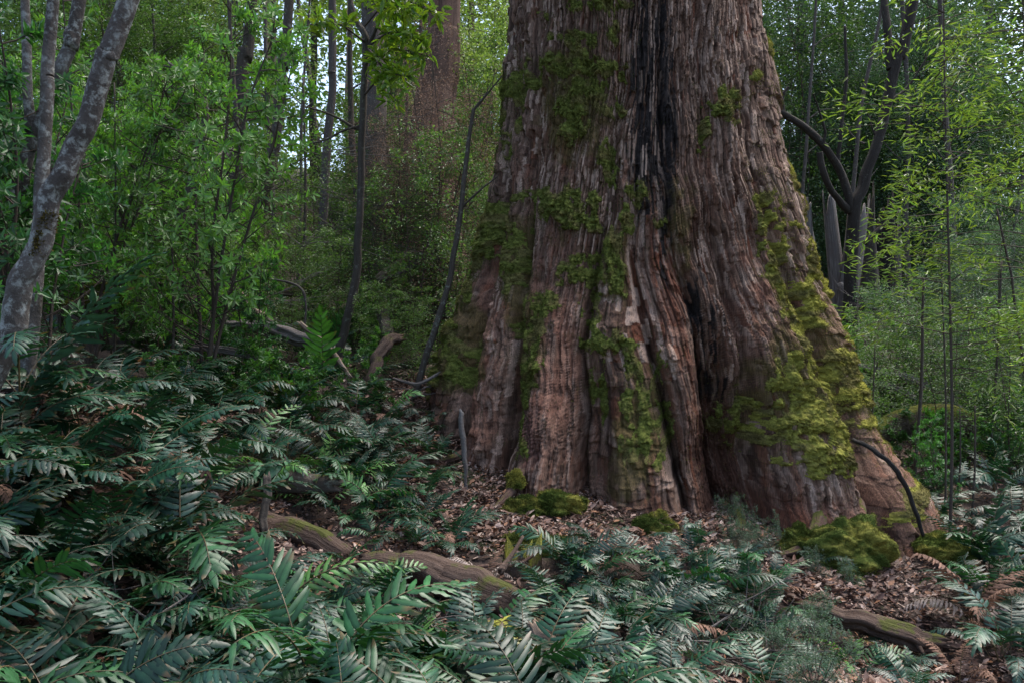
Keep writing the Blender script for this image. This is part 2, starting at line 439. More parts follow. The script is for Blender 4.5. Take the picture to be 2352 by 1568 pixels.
def build_trunk():
    NZ, NP = 1000, 1000
    z = np.linspace(-0.95, 5.45, NZ)
    s = np.clip((5.2 - z) / 5.6, 0, 1.15) ** 2
    dl = 9.0 - 0.3 * s; dr = 9.0 - 1.7 * s
    pl = 784 - (z - CAMZ) / (F * dl); pr = 784 - (z - CAMZ) / (F * dr)
    xl = (np.interp(pl, *SILL) - 1176) * F * dl; xr = (np.interp(pr, *SILR) - 1176) * F * dr
    c = np.stack([(xl + xr) / 2, (dl + dr) / 2], -1); h = np.stack([(xr - xl) / 2, (dr - dl) / 2], -1)
    hw = np.linalg.norm(h, axis=1); hh = h / hw[:, None]
    nf = np.stack([hh[:, 1], -hh[:, 0]], -1)
    b = hw * np.interp(s, [0, 1], [0.9, 0.52])
    hwe = hw * np.sqrt(1 - (b / 9.0) ** 2)
    ph = np.linspace(-0.06 * PI, 1.06 * PI, NP)
    co, si = np.cos(ph), np.sin(ph)
    XY = c[:, None] - hh[:, None] * (hwe[:, None] * co)[..., None] + nf[:, None] * (b[:, None] * si)[..., None]
    nr = -hh[:, None] * (co[None] / hwe[:, None])[..., None] + nf[:, None] * (si[None] / b[:, None])[..., None]
    nr /= np.linalg.norm(nr, axis=2)[..., None]
    Z = np.repeat(z[:, None], NP, 1)
    PX = 1176 + XY[..., 0] / (F * XY[..., 1]); PY = 784 - (Z - CAMZ) / (F * XY[..., 1])
    # flow coordinate
    wig = (fbm2(PX / 90, PY / 150, 5, 3) - 0.5) * 22
    edge = np.minimum(PX - np.interp(PY, *SILL), np.interp(PY, *SILR) - PX)
    PXw = PX + wig * sstep(5, 60, edge)
    L = [np.interp(PY, PYS, f) for f in FLOW]
    S = np.zeros_like(PX); D = np.zeros_like(PX); crease = np.zeros_like(PX)
    for k in range(8):
        a_, b_ = L[k], L[k + 1]
        t = (PXw - a_) / (b_ - a_)
        m = (t >= 0) & (t < 1) if 0 < k < 7 else ((t < 1) if k == 0 else (t >= 0))
        tc = np.clip(t, 0, 1)
        amp = np.interp(PY, PYS, LOBE[k])
        S = np.where(m, FS[k] + t * (FS[k + 1] - FS[k]), S)
        D = np.where(m, amp * np.power(np.clip(1 - (2 * tc - 1) ** 2, 0, 1), 0.62), D)
        crease = np.where(m, np.minimum(tc, 1 - tc) * (b_ - a_), crease)
    low = sstep(500, 950, PY)
    D -= np.where((S > 1462) & (S < 1535), np.interp(PY, [0, 500, 800], [.12, .25, 1]), 1) * np.interp(PY, [0, 400, 700, 1000, 1300], [.02, .04, .08, .12, .16]) * np.exp(-(crease / np.interp(PY, [0, 1000], [6, 11])) ** 2) * sstep(0, 40, edge)
    D -= np.interp(PY, [450, 700, 1000, 1200], [0, .06, .20, .24]) * np.exp(-((S - FS[7]) / 7.0) ** 2) * sstep(0, 60, edge)
    # secondary fluting that fans out with the buttresses
    D += (0.03 + 0.09 * low) * (fbm2(S / 24, PY / 420, 21, 3) - 0.5)
    D += (0.04 + 0.08 * low) * (fbm2(S / 50, PY / 60, 22, 4) - 0.5)
    # loose plates of bark with torn lower edges
    tear = 0.35 * vn2(S / 3.0, PY / 40, 27)
    pl1 = fbm2(S / 24, PY / 120 + tear, 24, 4); pl2 = fbm2(S / 11 + 9, PY / 75 + tear, 25, 3); pl3 = fbm2(S / 7 + 3, PY / 34 + tear, 26, 3)
    plates = 0.030 * sstep(.50, .53, pl1) + 0.020 * sstep(.52, .55, pl2) + .012 * sstep(.55, .58, pl3)
    D += plates
    # hollow burnt slot
    def blob(px, py, rx, ry, p=1.0): return np.exp(-(np.abs((PX - px) / rx) ** 2.4 + np.abs((PY - py) / ry) ** 2.4))
    hol = np.interp(PY, [0, 300, 560, 760, 900, 1050, 1200, 1300], [1512, 1514, 1535, 1600, 1640, 1672, 1690, 1700])
    hw_ = np.interp(PY, [0, 300, 560, 760, 900, 1050, 1200, 1300], [4, 5, 8, 30, 62, 84, 84, 80])
    hd = np.interp(PY, [0, 300, 560, 760, 900, 1050, 1180, 1300], [.04, .05, .05, .07, .34, .60, .62, .5])
    hollow = np.exp(-np.abs((PXw - hol) / hw_) ** 3)
    D -= hd * hollow
    D -= 0.25 * blob(1386, 960, 26, 130) + 0.12 * blob(1228, 980, 16, 140) + 0.18 * blob(1385, 1110, 35, 60) + 0.10 * blob(1275, 430, 8, 60) * 0
    # smooth skinned roots
    skin = np.clip(blob(1295, 860, 46, 190) + blob(1140, 850, 42, 210) + blob(1860, 1150, 95, 75) * .35 + .5 * blob(1830, 750, 40, 90) + .7 * blob(1720, 640, 50, 90) + .25 * blob(1960, 1100, 50, 70) + .6 * blob(1290, 620, 45, 120), 0, 1)
    bark = 1 - 0.55 * skin
    h1, e1, f1, r1 = strips(S, Z, 10.5, 0.62, 41)
    h2, e2, f2, r2 = strips(S, Z, 5.2, 0.30, 61)
    h3, e3, f3, r3 = strips(S, Z, 2.7, 0.17, 81)
    D += bark * (0.034 * h1 * (0.45 + 0.55 * (1 - f1)) - 0.022 * h2 * sstep(0.14, 0.0, e1))
    D += bark * (0.022 * h2 * (0.4 + 0.6 * (1 - f2)) - 0.018 * h1 * sstep(0.18, 0.0, e2))
    D += bark * (0.008 * h3 - 0.006 * sstep(.2, 0, e3)) + 0.006 * (vn2(S / 1.6, Z * 6, 91) - 0.5)
    h4, e4, f4, r4 = strips(S, Z, 1.7, .22, 131); h5, e5, f5, r5 = strips(S, Z, 3.4, .36, 141)
    D += low * bark * (.010 * h4 + .018 * h5 * (.4 + .6 * (1 - f5)) - .012 * sstep(.16, 0, e5))
    D += skin * 0.014 * (vn2(S / 70, PY / 9 + 1.2 * vn2(S / 40, PY / 60, 7), 93) - 0.5)
    # edge falloff keeps the outline
    P = np.concatenate([XY + nr * D[..., None], Z[..., None]], -1)
    # ---- albedo
    def c3(*v): return np.array(v, np.float32)
    C = np.empty(PX.shape + (3,), np.float32)
    brown, grey, red, dark, silver = c3(.072, .046, .035), c3(.110, .086, .074), c3(.115, .044, .025), c3(.026, .017, .013), c3(.34, .32, .315)
    C[:] = brown
    def mix(w, col):
        nonlocal C
        w = np.clip(w, 0, 1)[..., None].astype(np.float32); C = C * (1 - w) + col * w
    mix(sstep(.35, .75, r1), grey); mix(.8 * sstep(.66, .9, r2), red); mix(.8 * sstep(.8, .55, r2 + .45) , dark)
    mix(.75 * sstep(.45, .8, fbm2(S / 9, Z * 1.6, 101, 3)) , grey)
    mix(.55 * sstep(.51, .53, pl1), c3(.125, .105, .094)); mix(.5 * sstep(.53, .55, pl2), c3(.082, .056, .045)); mix(.35 * sstep(.56, .58, pl3), c3(.15, .125, .112))
    mix(low * .75 * sstep(.14, .02, e5) * sstep(.25, .6, vn2(S / 6, Z * 4, 127)), dark); mix(low * .6 * sstep(.7, .85, r4) * sstep(.4, .65, vn2(S / 8, Z * 1.9, 129)), silver * .85); mix(low * .5 * sstep(.75, .9, r5), c3(.15, .075, .05))
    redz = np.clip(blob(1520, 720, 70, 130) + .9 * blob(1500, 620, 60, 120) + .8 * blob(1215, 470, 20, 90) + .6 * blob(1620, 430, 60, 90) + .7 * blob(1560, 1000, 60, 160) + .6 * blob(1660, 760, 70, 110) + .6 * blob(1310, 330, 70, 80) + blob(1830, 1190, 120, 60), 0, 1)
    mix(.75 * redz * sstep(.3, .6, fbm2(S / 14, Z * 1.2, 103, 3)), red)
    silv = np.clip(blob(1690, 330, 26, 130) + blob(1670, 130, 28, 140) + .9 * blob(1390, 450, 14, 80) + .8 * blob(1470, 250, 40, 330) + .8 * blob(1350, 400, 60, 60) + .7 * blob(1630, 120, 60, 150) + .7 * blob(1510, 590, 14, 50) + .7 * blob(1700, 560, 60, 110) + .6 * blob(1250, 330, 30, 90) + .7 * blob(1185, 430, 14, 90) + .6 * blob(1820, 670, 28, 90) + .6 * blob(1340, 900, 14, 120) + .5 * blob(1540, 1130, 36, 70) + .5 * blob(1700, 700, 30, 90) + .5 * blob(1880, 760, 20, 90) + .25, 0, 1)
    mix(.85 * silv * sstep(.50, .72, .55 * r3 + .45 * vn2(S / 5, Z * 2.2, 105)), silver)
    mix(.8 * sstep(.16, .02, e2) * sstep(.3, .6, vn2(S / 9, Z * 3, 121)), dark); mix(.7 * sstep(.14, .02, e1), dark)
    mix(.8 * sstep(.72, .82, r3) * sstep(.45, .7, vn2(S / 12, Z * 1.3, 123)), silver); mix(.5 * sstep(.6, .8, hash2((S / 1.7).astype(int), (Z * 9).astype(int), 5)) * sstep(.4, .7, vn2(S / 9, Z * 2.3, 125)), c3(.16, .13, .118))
    pink = c3(.15, .088, .073)
    mix(.85 * skin * sstep(.25, .6, fbm2(S / 22, PY / 40, 107, 3)), pink)
    mix(.8 * skin * sstep(.55, .75, vn2(S / 7, Z * 9, 108)), c3(.27, .19, .165))
    mix(.7 * blob(1262, 1000, 26, 70), c3(.085, .05, .055))
    char = np.clip(blob(1478, 200, 34, 330) * 1.1 + .9 * blob(1500, 380, 30, 120) + 1.1 * blob(1535, 360, 16, 260) + .62 * blob(1630, 800, 34, 100) + .9 * blob(1590, 700, 16, 80) + .8 * blob(1650, 900, 40, 40) + 1.0 * blob(1518, 250, 8, 300), 0, 1)
    mix(.97 * sstep(.49, .55, .30 * char + .66 * (.25 * r3 + .25 * r2 + .5 * fbm2(S / 4.5, Z * 2.6, 109, 4)) * np.clip(char * 4, 0, 1)), c3(.010, .010, .012))
    mix(.85 * sstep(.78, .84, hash2(np.floor(S / 3.1).astype(int), np.floor(Z * 3.2 + 5 * hash2(np.floor(S / 3.1).astype(int), 0 * PX.astype(int), 8)).astype(int), 9)) * np.clip(blob(1480, 230, 44, 330), 0, 1), silver)
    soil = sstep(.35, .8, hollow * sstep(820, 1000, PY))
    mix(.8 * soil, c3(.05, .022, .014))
    # thin green film, as a stain
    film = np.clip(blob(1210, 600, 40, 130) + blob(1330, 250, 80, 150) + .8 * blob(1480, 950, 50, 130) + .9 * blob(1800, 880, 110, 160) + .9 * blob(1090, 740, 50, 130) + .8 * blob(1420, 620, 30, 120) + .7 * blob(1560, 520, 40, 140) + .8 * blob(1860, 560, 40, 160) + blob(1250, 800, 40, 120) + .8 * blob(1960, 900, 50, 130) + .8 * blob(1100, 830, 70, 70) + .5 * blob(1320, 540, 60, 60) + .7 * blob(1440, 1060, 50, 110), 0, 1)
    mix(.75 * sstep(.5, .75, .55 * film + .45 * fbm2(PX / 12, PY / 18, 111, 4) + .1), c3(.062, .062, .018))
    C *= np.array([1.08, .80, .62], np.float32)
    big = thing('giant_tree', (0, 8.6, 0.2), 'colossal old tree with fluted stringy bark, moss ledges and a burnt hollow', 'tree')
    org = np.array([0, 8.6, 0.2], np.float32)
    i = np.arange(NZ * NP).reshape(NZ, NP)
    Q = np.stack([i[:-1, :-1], i[:-1, 1:], i[1:, 1:], i[1:, :-1]], -1).reshape(-1, 4)
    V = [P.reshape(-1, 3)]; Cc = [C.reshape(-1, 3)]; n0 = NZ * NP; Qs = [Q]
    # rear half and the stem above, coarse
    ph2 = np.linspace(1.06 * PI, 1.94 * PI, 40); nz2 = 90; zi = np.linspace(0, NZ - 1, nz2).astype(int)
    XY2 = c[zi][:, None] - hh[zi][:, None] * (hwe[zi][:, None] * np.cos(ph2))[..., None] + nf[zi][:, None] * (b[zi][:, None] * 1.1 * np.sin(ph2))[..., None]
    q = 0.05 * (fbm2(np.arange(40)[None] * 1.0, z[zi][:, None], 9, 3) - .5)
    XY2 = XY2 * 1.0
    P2 = np.concatenate([XY2 + 0 * q[..., None], np.repeat(z[zi][:, None, None], 40, 1)], -1)
    P2[:, 0] = P[zi, -1]; P2[:, -1] = P[zi, 0]
    i2 = np.arange(nz2 * 40).reshape(nz2, 40) + n0
    V.append(P2.reshape(-1, 3)); Cc.append(np.tile(brown, (nz2 * 40, 1))); Qs.append(np.stack([i2[:-1, :-1], i2[:-1, 1:], i2[1:, 1:], i2[1:, :-1]], -1).reshape(-1, 4)); n0 += nz2 * 40
    V = np.concatenate(V) - org
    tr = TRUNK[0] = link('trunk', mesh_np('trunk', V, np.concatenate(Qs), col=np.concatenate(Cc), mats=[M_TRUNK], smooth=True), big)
    # upper stem, out of the top of the frame
    acc = Acc(); top = np.concatenate([P[-1, ::10], P2[-1, 1:-1:4]]); m = len(top); ctr = top.mean(0)
    rings = []
    for k in range(16):
        zz = k / 15 * 15; sc = 1 - .45 * k / 15
        r_ = (top - ctr) * sc + ctr + np.array([.2 * math.sin(k), .2 * math.cos(k * .7), 0]) * min(k, 3) / 6 + np.array([0, 0, zz - .004])
        rings.append(r_)
    R_ = np.array(rings); ii = np.arange(16 * m).reshape(16, m); jj = np.roll(ii, -1, 1)
    acc.add(R_.reshape(-1, 3) - org, np.stack([ii[:-1], jj[:-1], jj[1:], ii[1:]], -1).reshape(-1, 4), col=(.15, .10, .085))
    link('upper_trunk', acc.mesh('upper_trunk', M_TRUNK, True), big)
    return big, org, P, nr, PX, PY, NZ, NP


MOSS = [  # clusters of (px, py, rx, ry, thickness)
    [(1345, 105, 34, 24, .06), (1290, 150, 62, 20, .08), (1238, 185, 30, 22, .07), (1400, 168, 44, 20, .08), (1350, 135, 40, 22, .07), (1325, 172, 45, 12, .06), (1425, 185, 20, 14, .06)],
    [(1350, 215, 44, 26, .07), (1340, 258, 42, 22, .08), (1335, 308, 34, 34, .11), (1392, 225, 26, 20, .06), (1415, 262, 20, 22, .07), (1320, 240, 30, 20, .05), (1385, 262, 30, 20, .05)],
    [(1390, 15, 36, 36, .05), (1330, 20, 25, 25, .04), (1260, 40, 18, 12, .03), (1408, 80, 16, 34, .05), (1285, 90, 20, 10, .03), (1440, 14, 16, 12, .06)],
    [(1185, 195, 28, 30, .06), (1215, 225, 14, 30, .04), (1166, 285, 22, 55, .07), (1190, 335, 18, 30, .06), (1172, 230, 16, 20, .05), (1215, 290, 10, 20, .03)],
    [(1290, 470, 60, 36, .08), (1342, 492, 44, 46, .12), (1265, 462, 44, 18, .06), (1320, 455, 50, 20, .06), (1250, 490, 18, 24, .06), (1365, 515, 24, 26, .09)],
    [(1402, 370, 20, 55, .05), (1460, 452, 26, 28, .08), (1440, 505, 15, 50, .06), (1415, 590, 22, 60, .06), (1422, 640, 22, 44, .10), (1405, 410, 16, 30, .05)],
    [(1516, 516, 20, 15, .10), (1338, 622, 34, 24, .08), (1322, 640, 22, 20, .07), (1352, 600, 30, 12, .06), (1378, 630, 24, 40, .05)],
    [(1152, 525, 42, 46, .10), (1138, 572, 26, 32, .13), (1165, 490, 24, 24, .07), (1130, 600, 18, 24, .07), (1108, 650, 18, 50, .05)],
    [(1205, 600, 28, 58, .06), (1212, 555, 20, 40, .05), (1195, 640, 18, 30, .05)],
    [(1060, 760, 34, 46, .08), (1042, 822, 32, 56, .11), (1078, 705, 24, 40, .07), (1090, 800, 44, 40, .03), (1028, 860, 22, 40, .08), (1100, 850, 40, 40, .03)],
    [(1368, 745, 26, 56, .05), (1385, 780, 44, 28, .07), (1430, 793, 38, 22, .09), (1456, 838, 17, 44, .09), (1372, 690, 16, 46, .04)],
    [(1250, 830, 30, 64, .06), (1228, 760, 22, 50, .05), (1268, 705, 36, 30, .07), (1242, 985, 20, 70, .05), (1232, 900, 18, 44, .04), (1255, 740, 28, 40, .05)],
    [(1655, 248, 32, 36, .10), (1608, 302, 15, 44, .06), (1660, 285, 22, 18, .07), (1710, 180, 14, 14, .07), (1645, 225, 16, 24, .06), (1612, 345, 12, 18, .06)],
    [(1757, 80, 10, 30, .04), (1750, 110, 12, 18, .05), (1765, 180, 8, 30, .04), (1805, 390, 10, 50, .03), (1822, 450, 12, 50, .04), (1835, 520, 16, 60, .05)],
    [(1735, 505, 28, 50, .07), (1750, 590, 28, 70, .07), (1762, 650, 24, 50, .07), (1720, 470, 14, 30, .05), (1765, 522, 26, 10, .06)],
    [(1790, 690, 38, 56, .07), (1802, 762, 32, 52, .09), (1845, 560, 24, 84, .05), (1858, 630, 26, 60, .06), (1815, 720, 30, 50, .06), (1832, 590, 22, 50, .05)],
    [(1800, 925, 92, 62, .10), (1762, 972, 84, 60, .10), (1832, 1028, 64, 42, .14), (1855, 975, 50, 50, .09), (1770, 870, 40, 60, .06), (1700, 985, 34, 28, .08), (1808, 850, 30, 60, .05)],
    [(1920, 892, 60, 46, .10), (1960, 950, 50, 60, .11), (1990, 1000, 26, 44, .08), (1882, 842, 42, 38, .07), (1945, 850, 26, 60, .06), (1918, 765, 10, 30, .04), (2035, 1065, 16, 40, .05), (1880, 760, 8, 40, .02)],
    [(1480, 960, 26, 84, .04), (1512, 1005, 18, 66, .04), (1440, 920, 16, 44, .05), (1500, 880, 14, 44, .04), (1532, 980, 14, 54, .04), (1515, 830, 12, 50, .03), (1450, 1010, 20, 40, .03)],
    [(2040, 1090, 26, 60, .06), (2075, 1165, 30, 60, .07), (2010, 1040, 24, 40, .05), (1985, 1130, 16, 60, .03), (2120, 1225, 26, 40, .07), (1365, 880, 12, 40, .03), (1390, 900, 12, 60, .03)],
]


def fuzz(acc, V, N, C, n, size, rng):
    k = rng.integers(0, len(V), n)
    p = V[k] + rng.standard_normal((n, 3)) * 0.006
    d = N[k] + 0.9 * rand_unit(n, rng) + np.array([0, 0, .25])
    Vv, Q, Cc = leaf_arrays(p - 0.004 * N[k], d, rand_unit(n, rng), size * (0.5 + rng.random(n)), size * 0.42 * (0.6 + .8 * rng.random(n)), C[k] * (0.7 + .7 * rng.random(n))[:, None], .3, .3)
    acc.add(Vv, Q, col=Cc)


def build_moss(big, org, P, nr, PX, PY, NZ, NP):
    rng = np.random.default_rng(5)
    claimed = np.zeros((NZ, NP), bool)
    for ci, cl in enumerate(MOSS):
        a = np.array(cl)
        x0, x1 = (a[:, 0] - a[:, 2] * 1.6).min(), (a[:, 0] + a[:, 2] * 1.6).max(); y0, y1 = (a[:, 1] - a[:, 3] * 1.6).min(), (a[:, 1] + a[:, 3] * 1.6).max()
        sel = (PX > x0) & (PX < x1) & (PY > y0) & (PY < y1)
        rr, cc = np.nonzero(sel)
        if len(rr) == 0: continue
        ra, rb, ca, cb = rr.min(), rr.max() + 1, cc.min(), cc.max() + 1
        px, py = PX[ra:rb, ca:cb], PY[ra:rb, ca:cb]
        m = np.full(px.shape, -1.0); th = np.zeros(px.shape)
        nz_ = (fbm2(px / 11, py / 22, 200 + ci, 5) - .5) * 3.8 - .30
        for (bx, by, rx, ry, t) in cl:
            v = 1.1 - ((px - bx) / (rx * 1.08)) ** 2 - ((py - by) / (ry * 1.08)) ** 2
            th = np.where(v > m, t, th); m = np.maximum(m, v)
        mm = np.clip(m + nz_, 0, 1) * (m > -.5)
        on = (mm > 0.02) & ~claimed[ra:rb, ca:cb]
        w = 1.2 * fbm2(px / 34, py / 60, 300 + ci, 3)
        ph = py / (13 + 22 * vn2(px / 60, py / 60, 330 + ci)) + 4.0 * w + 1.6 * vn2(px / 14, py / 30, 320 + ci); ph = ph - np.floor(ph)
        shelf = ph ** 1.3 * sstep(1.0, .86, ph)
        off = .62 * th * np.power(np.clip(mm, 0, 1), .8) * (0.35 + 0.6 * shelf * vn2(px / 25, py / 25, 345 + ci) * 1.6 + .9 * (fbm2(px / 9, py / 7, 340 + ci, 3) - .35)) + 0.012 * (vn2(px / 2.2, py / 2.2, 350 + ci) - .5) - 0.008 * (mm < .15)
        q = P[ra:rb, ca:cb].copy()
        q[..., :2] += nr[ra:rb, ca:cb] * off[..., None]; q[..., 2] -= .35 * off * shelf
        idx = -np.ones(px.shape, int); full = on[:-1, :-1] & on[1:, :-1] & on[:-1, 1:] & on[1:, 1:]
        use = np.zeros(px.shape, bool)
        use[:-1, :-1] |= full; use[1:, :-1] |= full; use[:-1, 1:] |= full; use[1:, 1:] |= full
        idx[use] = np.arange(use.sum())
        if use.sum() < 10: continue
        claimed[ra:rb, ca:cb] |= use
        fr, fc = np.nonzero(full)
        Q = np.stack([idx[fr, fc], idx[fr, fc + 1], idx[fr + 1, fc + 1], idx[fr + 1, fc]], -1)
        V = q[use] - org
        g = fbm2(px / 20, py / 20, 400 + ci, 3)[use][:, None]; g2 = vn2(px / 4, py / 4, 410 + ci)[use][:, None]
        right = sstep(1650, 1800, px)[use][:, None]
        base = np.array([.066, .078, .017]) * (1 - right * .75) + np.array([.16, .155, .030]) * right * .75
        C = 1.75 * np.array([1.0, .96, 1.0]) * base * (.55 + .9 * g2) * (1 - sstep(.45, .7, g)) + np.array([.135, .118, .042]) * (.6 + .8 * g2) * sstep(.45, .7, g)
        tipc = sstep(.5, 1, shelf)[use][:, None]; C = C * (1 + .0 * tipc)
        N = np.concatenate([nr[ra:rb, ca:cb], np.full(px.shape + (1,), .25)], -1)[use]
        acc = Acc(); acc.add(V, Q, col=C)
        nfz = int(use.sum() * 1.5)
        fuzz(acc, V, N, C * 1.3, nfz, 0.010, rng)
        near = (m + nz_ * .8 > -.75) & (m > -1.6) & ~use
        if near.sum() > 50:
            Vn = P[ra:rb, ca:cb][near] - org; Nn = np.concatenate([nr[ra:rb, ca:cb], np.full(px.shape + (1,), .25)], -1)[near]
            fuzz(acc, Vn, Nn, np.tile(base.mean(0) if base.ndim > 1 else base, (len(Vn), 1)), int(near.sum() * .45), .010, rng)
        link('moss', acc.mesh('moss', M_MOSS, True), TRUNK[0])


# ------------------------------------------------------------------ ferns
def make_frond(name, seed, L=0.7, pairs=19, pl=0.13, pw=0.024, a0=20, a1=115, t0=0.28, wave=1.0, base=(.018, .052, .026), curlp=0.25, mat=None, twist=0.0, droop=0.3, var=.18):
    r = np.random.default_rng(seed)
    n = 40
    t = np.linspace(0, 1, n)
    a = np.radians(a0 + (a1 - a0) * t ** 1.25)
    side = 0.12 * r.standard_normal() * t ** 2
    dx = np.sin(a); dz = np.cos(a)
    C = np.zeros((n, 3)); C[1:, 0] = np.cumsum(dx[1:]) * L / (n - 1); C[1:, 2] = np.cumsum(dz[1:]) * L / (n - 1); C[:, 1] = side * L
    acc = Acc()
    tube(acc, C[::3], [.0055, .004, .0018], n=18, sides=4, col=(.09, .065, .03))
    nq = 7
    q = np.linspace(0, 1, nq)
    tw = r.standard_normal() * 0.25
    for k in range(pairs * 2 + 1):
        last = k == pairs * 2
        tt = 1.0 if last else t0 + (1 - t0) * ((k // 2) + .3 * (k % 2)) / pairs
        sgn = 1 if k % 2 else -1
        f = (tt - t0) / (1 - t0)
        ln = pl * min(1.0, (0.62 + 1.5 * f)) * (1 - max(0, f - .45) / .55 * .62) * (0.9 + .2 * r.random())
        if last: ln = pl * .55
        wd = pw * (0.8 + 0.4 * (ln / pl)) * (.9 + .2 * r.random())
        ip = np.interp(tt * (n - 1), np.arange(n), C[:, 0]), np.interp(tt * (n - 1), np.arange(n), C[:, 1]), np.interp(tt * (n - 1), np.arange(n), C[:, 2])
        aa = np.interp(tt, t, a)
        T = np.array([math.sin(aa), 0, math.cos(aa)]); B = np.array([0, 1.0, 0]); N = np.cross(T, B); N = np.array([-math.cos(aa), 0, math.sin(aa)])
        if N[2] < 0 and aa < PI / 2: N = -N
        rot = tw + twist * tt
        B2 = B * math.cos(rot) + N * math.sin(rot); N2 = N * math.cos(rot) - B * math.sin(rot)
        sw = math.radians(18 + 38 * f ** 2 + 6 * r.standard_normal()); el = 0.18 * r.standard_normal() - .05
        d = T * math.sin(sw) + sgn * B2 * math.cos(sw)
        if last: d = T.copy()
        d = d + N2 * el; d /= np.linalg.norm(d)
        Nn = N2 - d * np.dot(N2, d); Nn /= np.linalg.norm(Nn); S = np.cross(Nn, d)
        dr = droop * (.6 + .8 * r.random())
        cen = np.array(ip) + d * (ln * q)[:, None] - Nn * (dr * ln * q ** 2)[:, None] + T * (curlp * ln * q ** 2 * .5)[:, None]
        w = wd * 0.5 * np.clip(np.power(q + .10, .5) * np.power(1.02 - q, .62) * 1.75, 0.02, 1.2)
        ph = r.random() * 6; wv = wave * wd * .16 * np.sin(q * 17 + ph); wv2 = wave * wd * .16 * np.sin(q * 15 + ph + 2)
        e1 = cen + S * w[:, None] + Nn * (wv + .0 * w - .25 * w)[:, None]; e2 = cen - S * w[:, None] + Nn * (wv2 - .25 * w)[:, None]
        V = np.stack([e1, cen, e2], 1).reshape(-1, 3)
        i = np.arange(nq * 3).reshape(nq, 3)
        Q = np.stack([i[:-1, :-1], i[:-1, 1:], i[1:, 1:], i[1:, :-1]], -1).reshape(-1, 4)
        c = np.asarray(base) * max(.3, 1 + var * r.standard_normal())
        cc = np.stack([c * .95, c * 1.35, c * .95], 0)[None] * np.ones((nq, 1, 1))
        if r.random() < .2: cc[-2:] = cc[-2:] * .4 + np.array([.13, .07, .03]) * .6
        acc.add(V, Q, col=cc.reshape(-1, 3))
    return acc.mesh(name, mat or M_FERN, True)


def frond_set(prefix, seeds, **kw):
    out = []
    for s in seeds:
        r = random.Random(s)
        k = dict(L=.66 + .30 * r.random(), pairs=r.randint(13, 20), pl=.11 + .06 * r.random(), pw=.022 + .010 * r.random(), a0=r.uniform(8, 30), a1=r.uniform(85, 135), twist=r.uniform(-.3, .3), wave=r.uniform(.5, 1.3), droop=r.uniform(.1, .45))
        k.update(kw); out.append(make_frond(prefix, s, **k))
    return out


FR = {}


def init_fronds():
    FR['dark'] = frond_set('frond', range(100, 112), base=(.009, .037, .018))
    FR['mid'] = frond_set('frond', range(120, 126), base=(.016, .060, .020))
    FR['grey'] = frond_set('frond', range(130, 134), base=(.015, .044, .028))
    FR['fresh'] = frond_set('frond', range(140, 144), base=(.055, .135, .030), wave=.4)
    FR['yellow'] = frond_set('frond', range(146, 148), base=(.16, .16, .03), wave=.4)
    FR['brown'] = frond_set('frond', range(150, 154), base=(.13, .075, .052), wave=1.6, droop=.5, mat=M_DEAD)
    FR['pale'] = frond_set('frond', range(156, 158), base=(.26, .21, .18), wave=1.6, droop=.6, mat=M_DEAD)
    FR['orange'] = frond_set('frond', range(160, 162), base=(.33, .13, .035), wave=1.0, droop=.2, mat=M_DEAD)


def fern(loc, label, group, kinds, n=7, size=1.0, r=None, az0=None, spread=360, up=0.0):
    r = r or random
    e = thing('fern', loc, label, 'fern', group)
    a = r.uniform(0, 360)
    for k in range(n):
        me = r.choice(FR[r.choice(kinds)])
        o = link('frond', me, e)
        az = (a + spread * k / n + r.uniform(-20, 20)) if az0 is None else az0 + r.uniform(-.5, .5) * spread
        sc = size * r.uniform(.7, 1.12)
        o.scale = (sc, sc, sc)
        o.location = (r.uniform(-.04, .04), r.uniform(-.04, .04), -.02)
        o.rotation_euler = (r.uniform(-.2, .2), r.uniform(-.25, .2) - up, math.radians(az))
    if size > .5 and r.random() < .4:
        o = link('frond', r.choice(FR['brown'])); o.parent = e; o['label'] = 'withered brown frond'
        o.scale = (size * .8,) * 3; o.rotation_euler = (r.uniform(-.3, .3), .5, r.uniform(0, 6.28))
    return e


def put_frond(e, me, p, az, tilt, roll=0.0, sc=1.0):
    """a frond of fern E with its foot at world point P, heading AZ (degrees, 0 = away to +x), tipped by TILT"""
    o = link('frond', me, e)
    o.location = Vector(p) - e.location
    o.rotation_euler = Euler((math.radians(roll), math.radians(tilt), math.radians(az)), 'XYZ')
    o.scale = (sc, sc, sc)
    return o


def in_poly(x, y, poly):
    c = False; j = len(poly) - 1
    for i in range(len(poly)):
        (xi, yi), (xj, yj) = poly[i], poly[j]
        if (yi > y) != (yj > y) and x < (xj - xi) * (y - yi) / (yj - yi) + xi: c = not c
        j = i
    return c


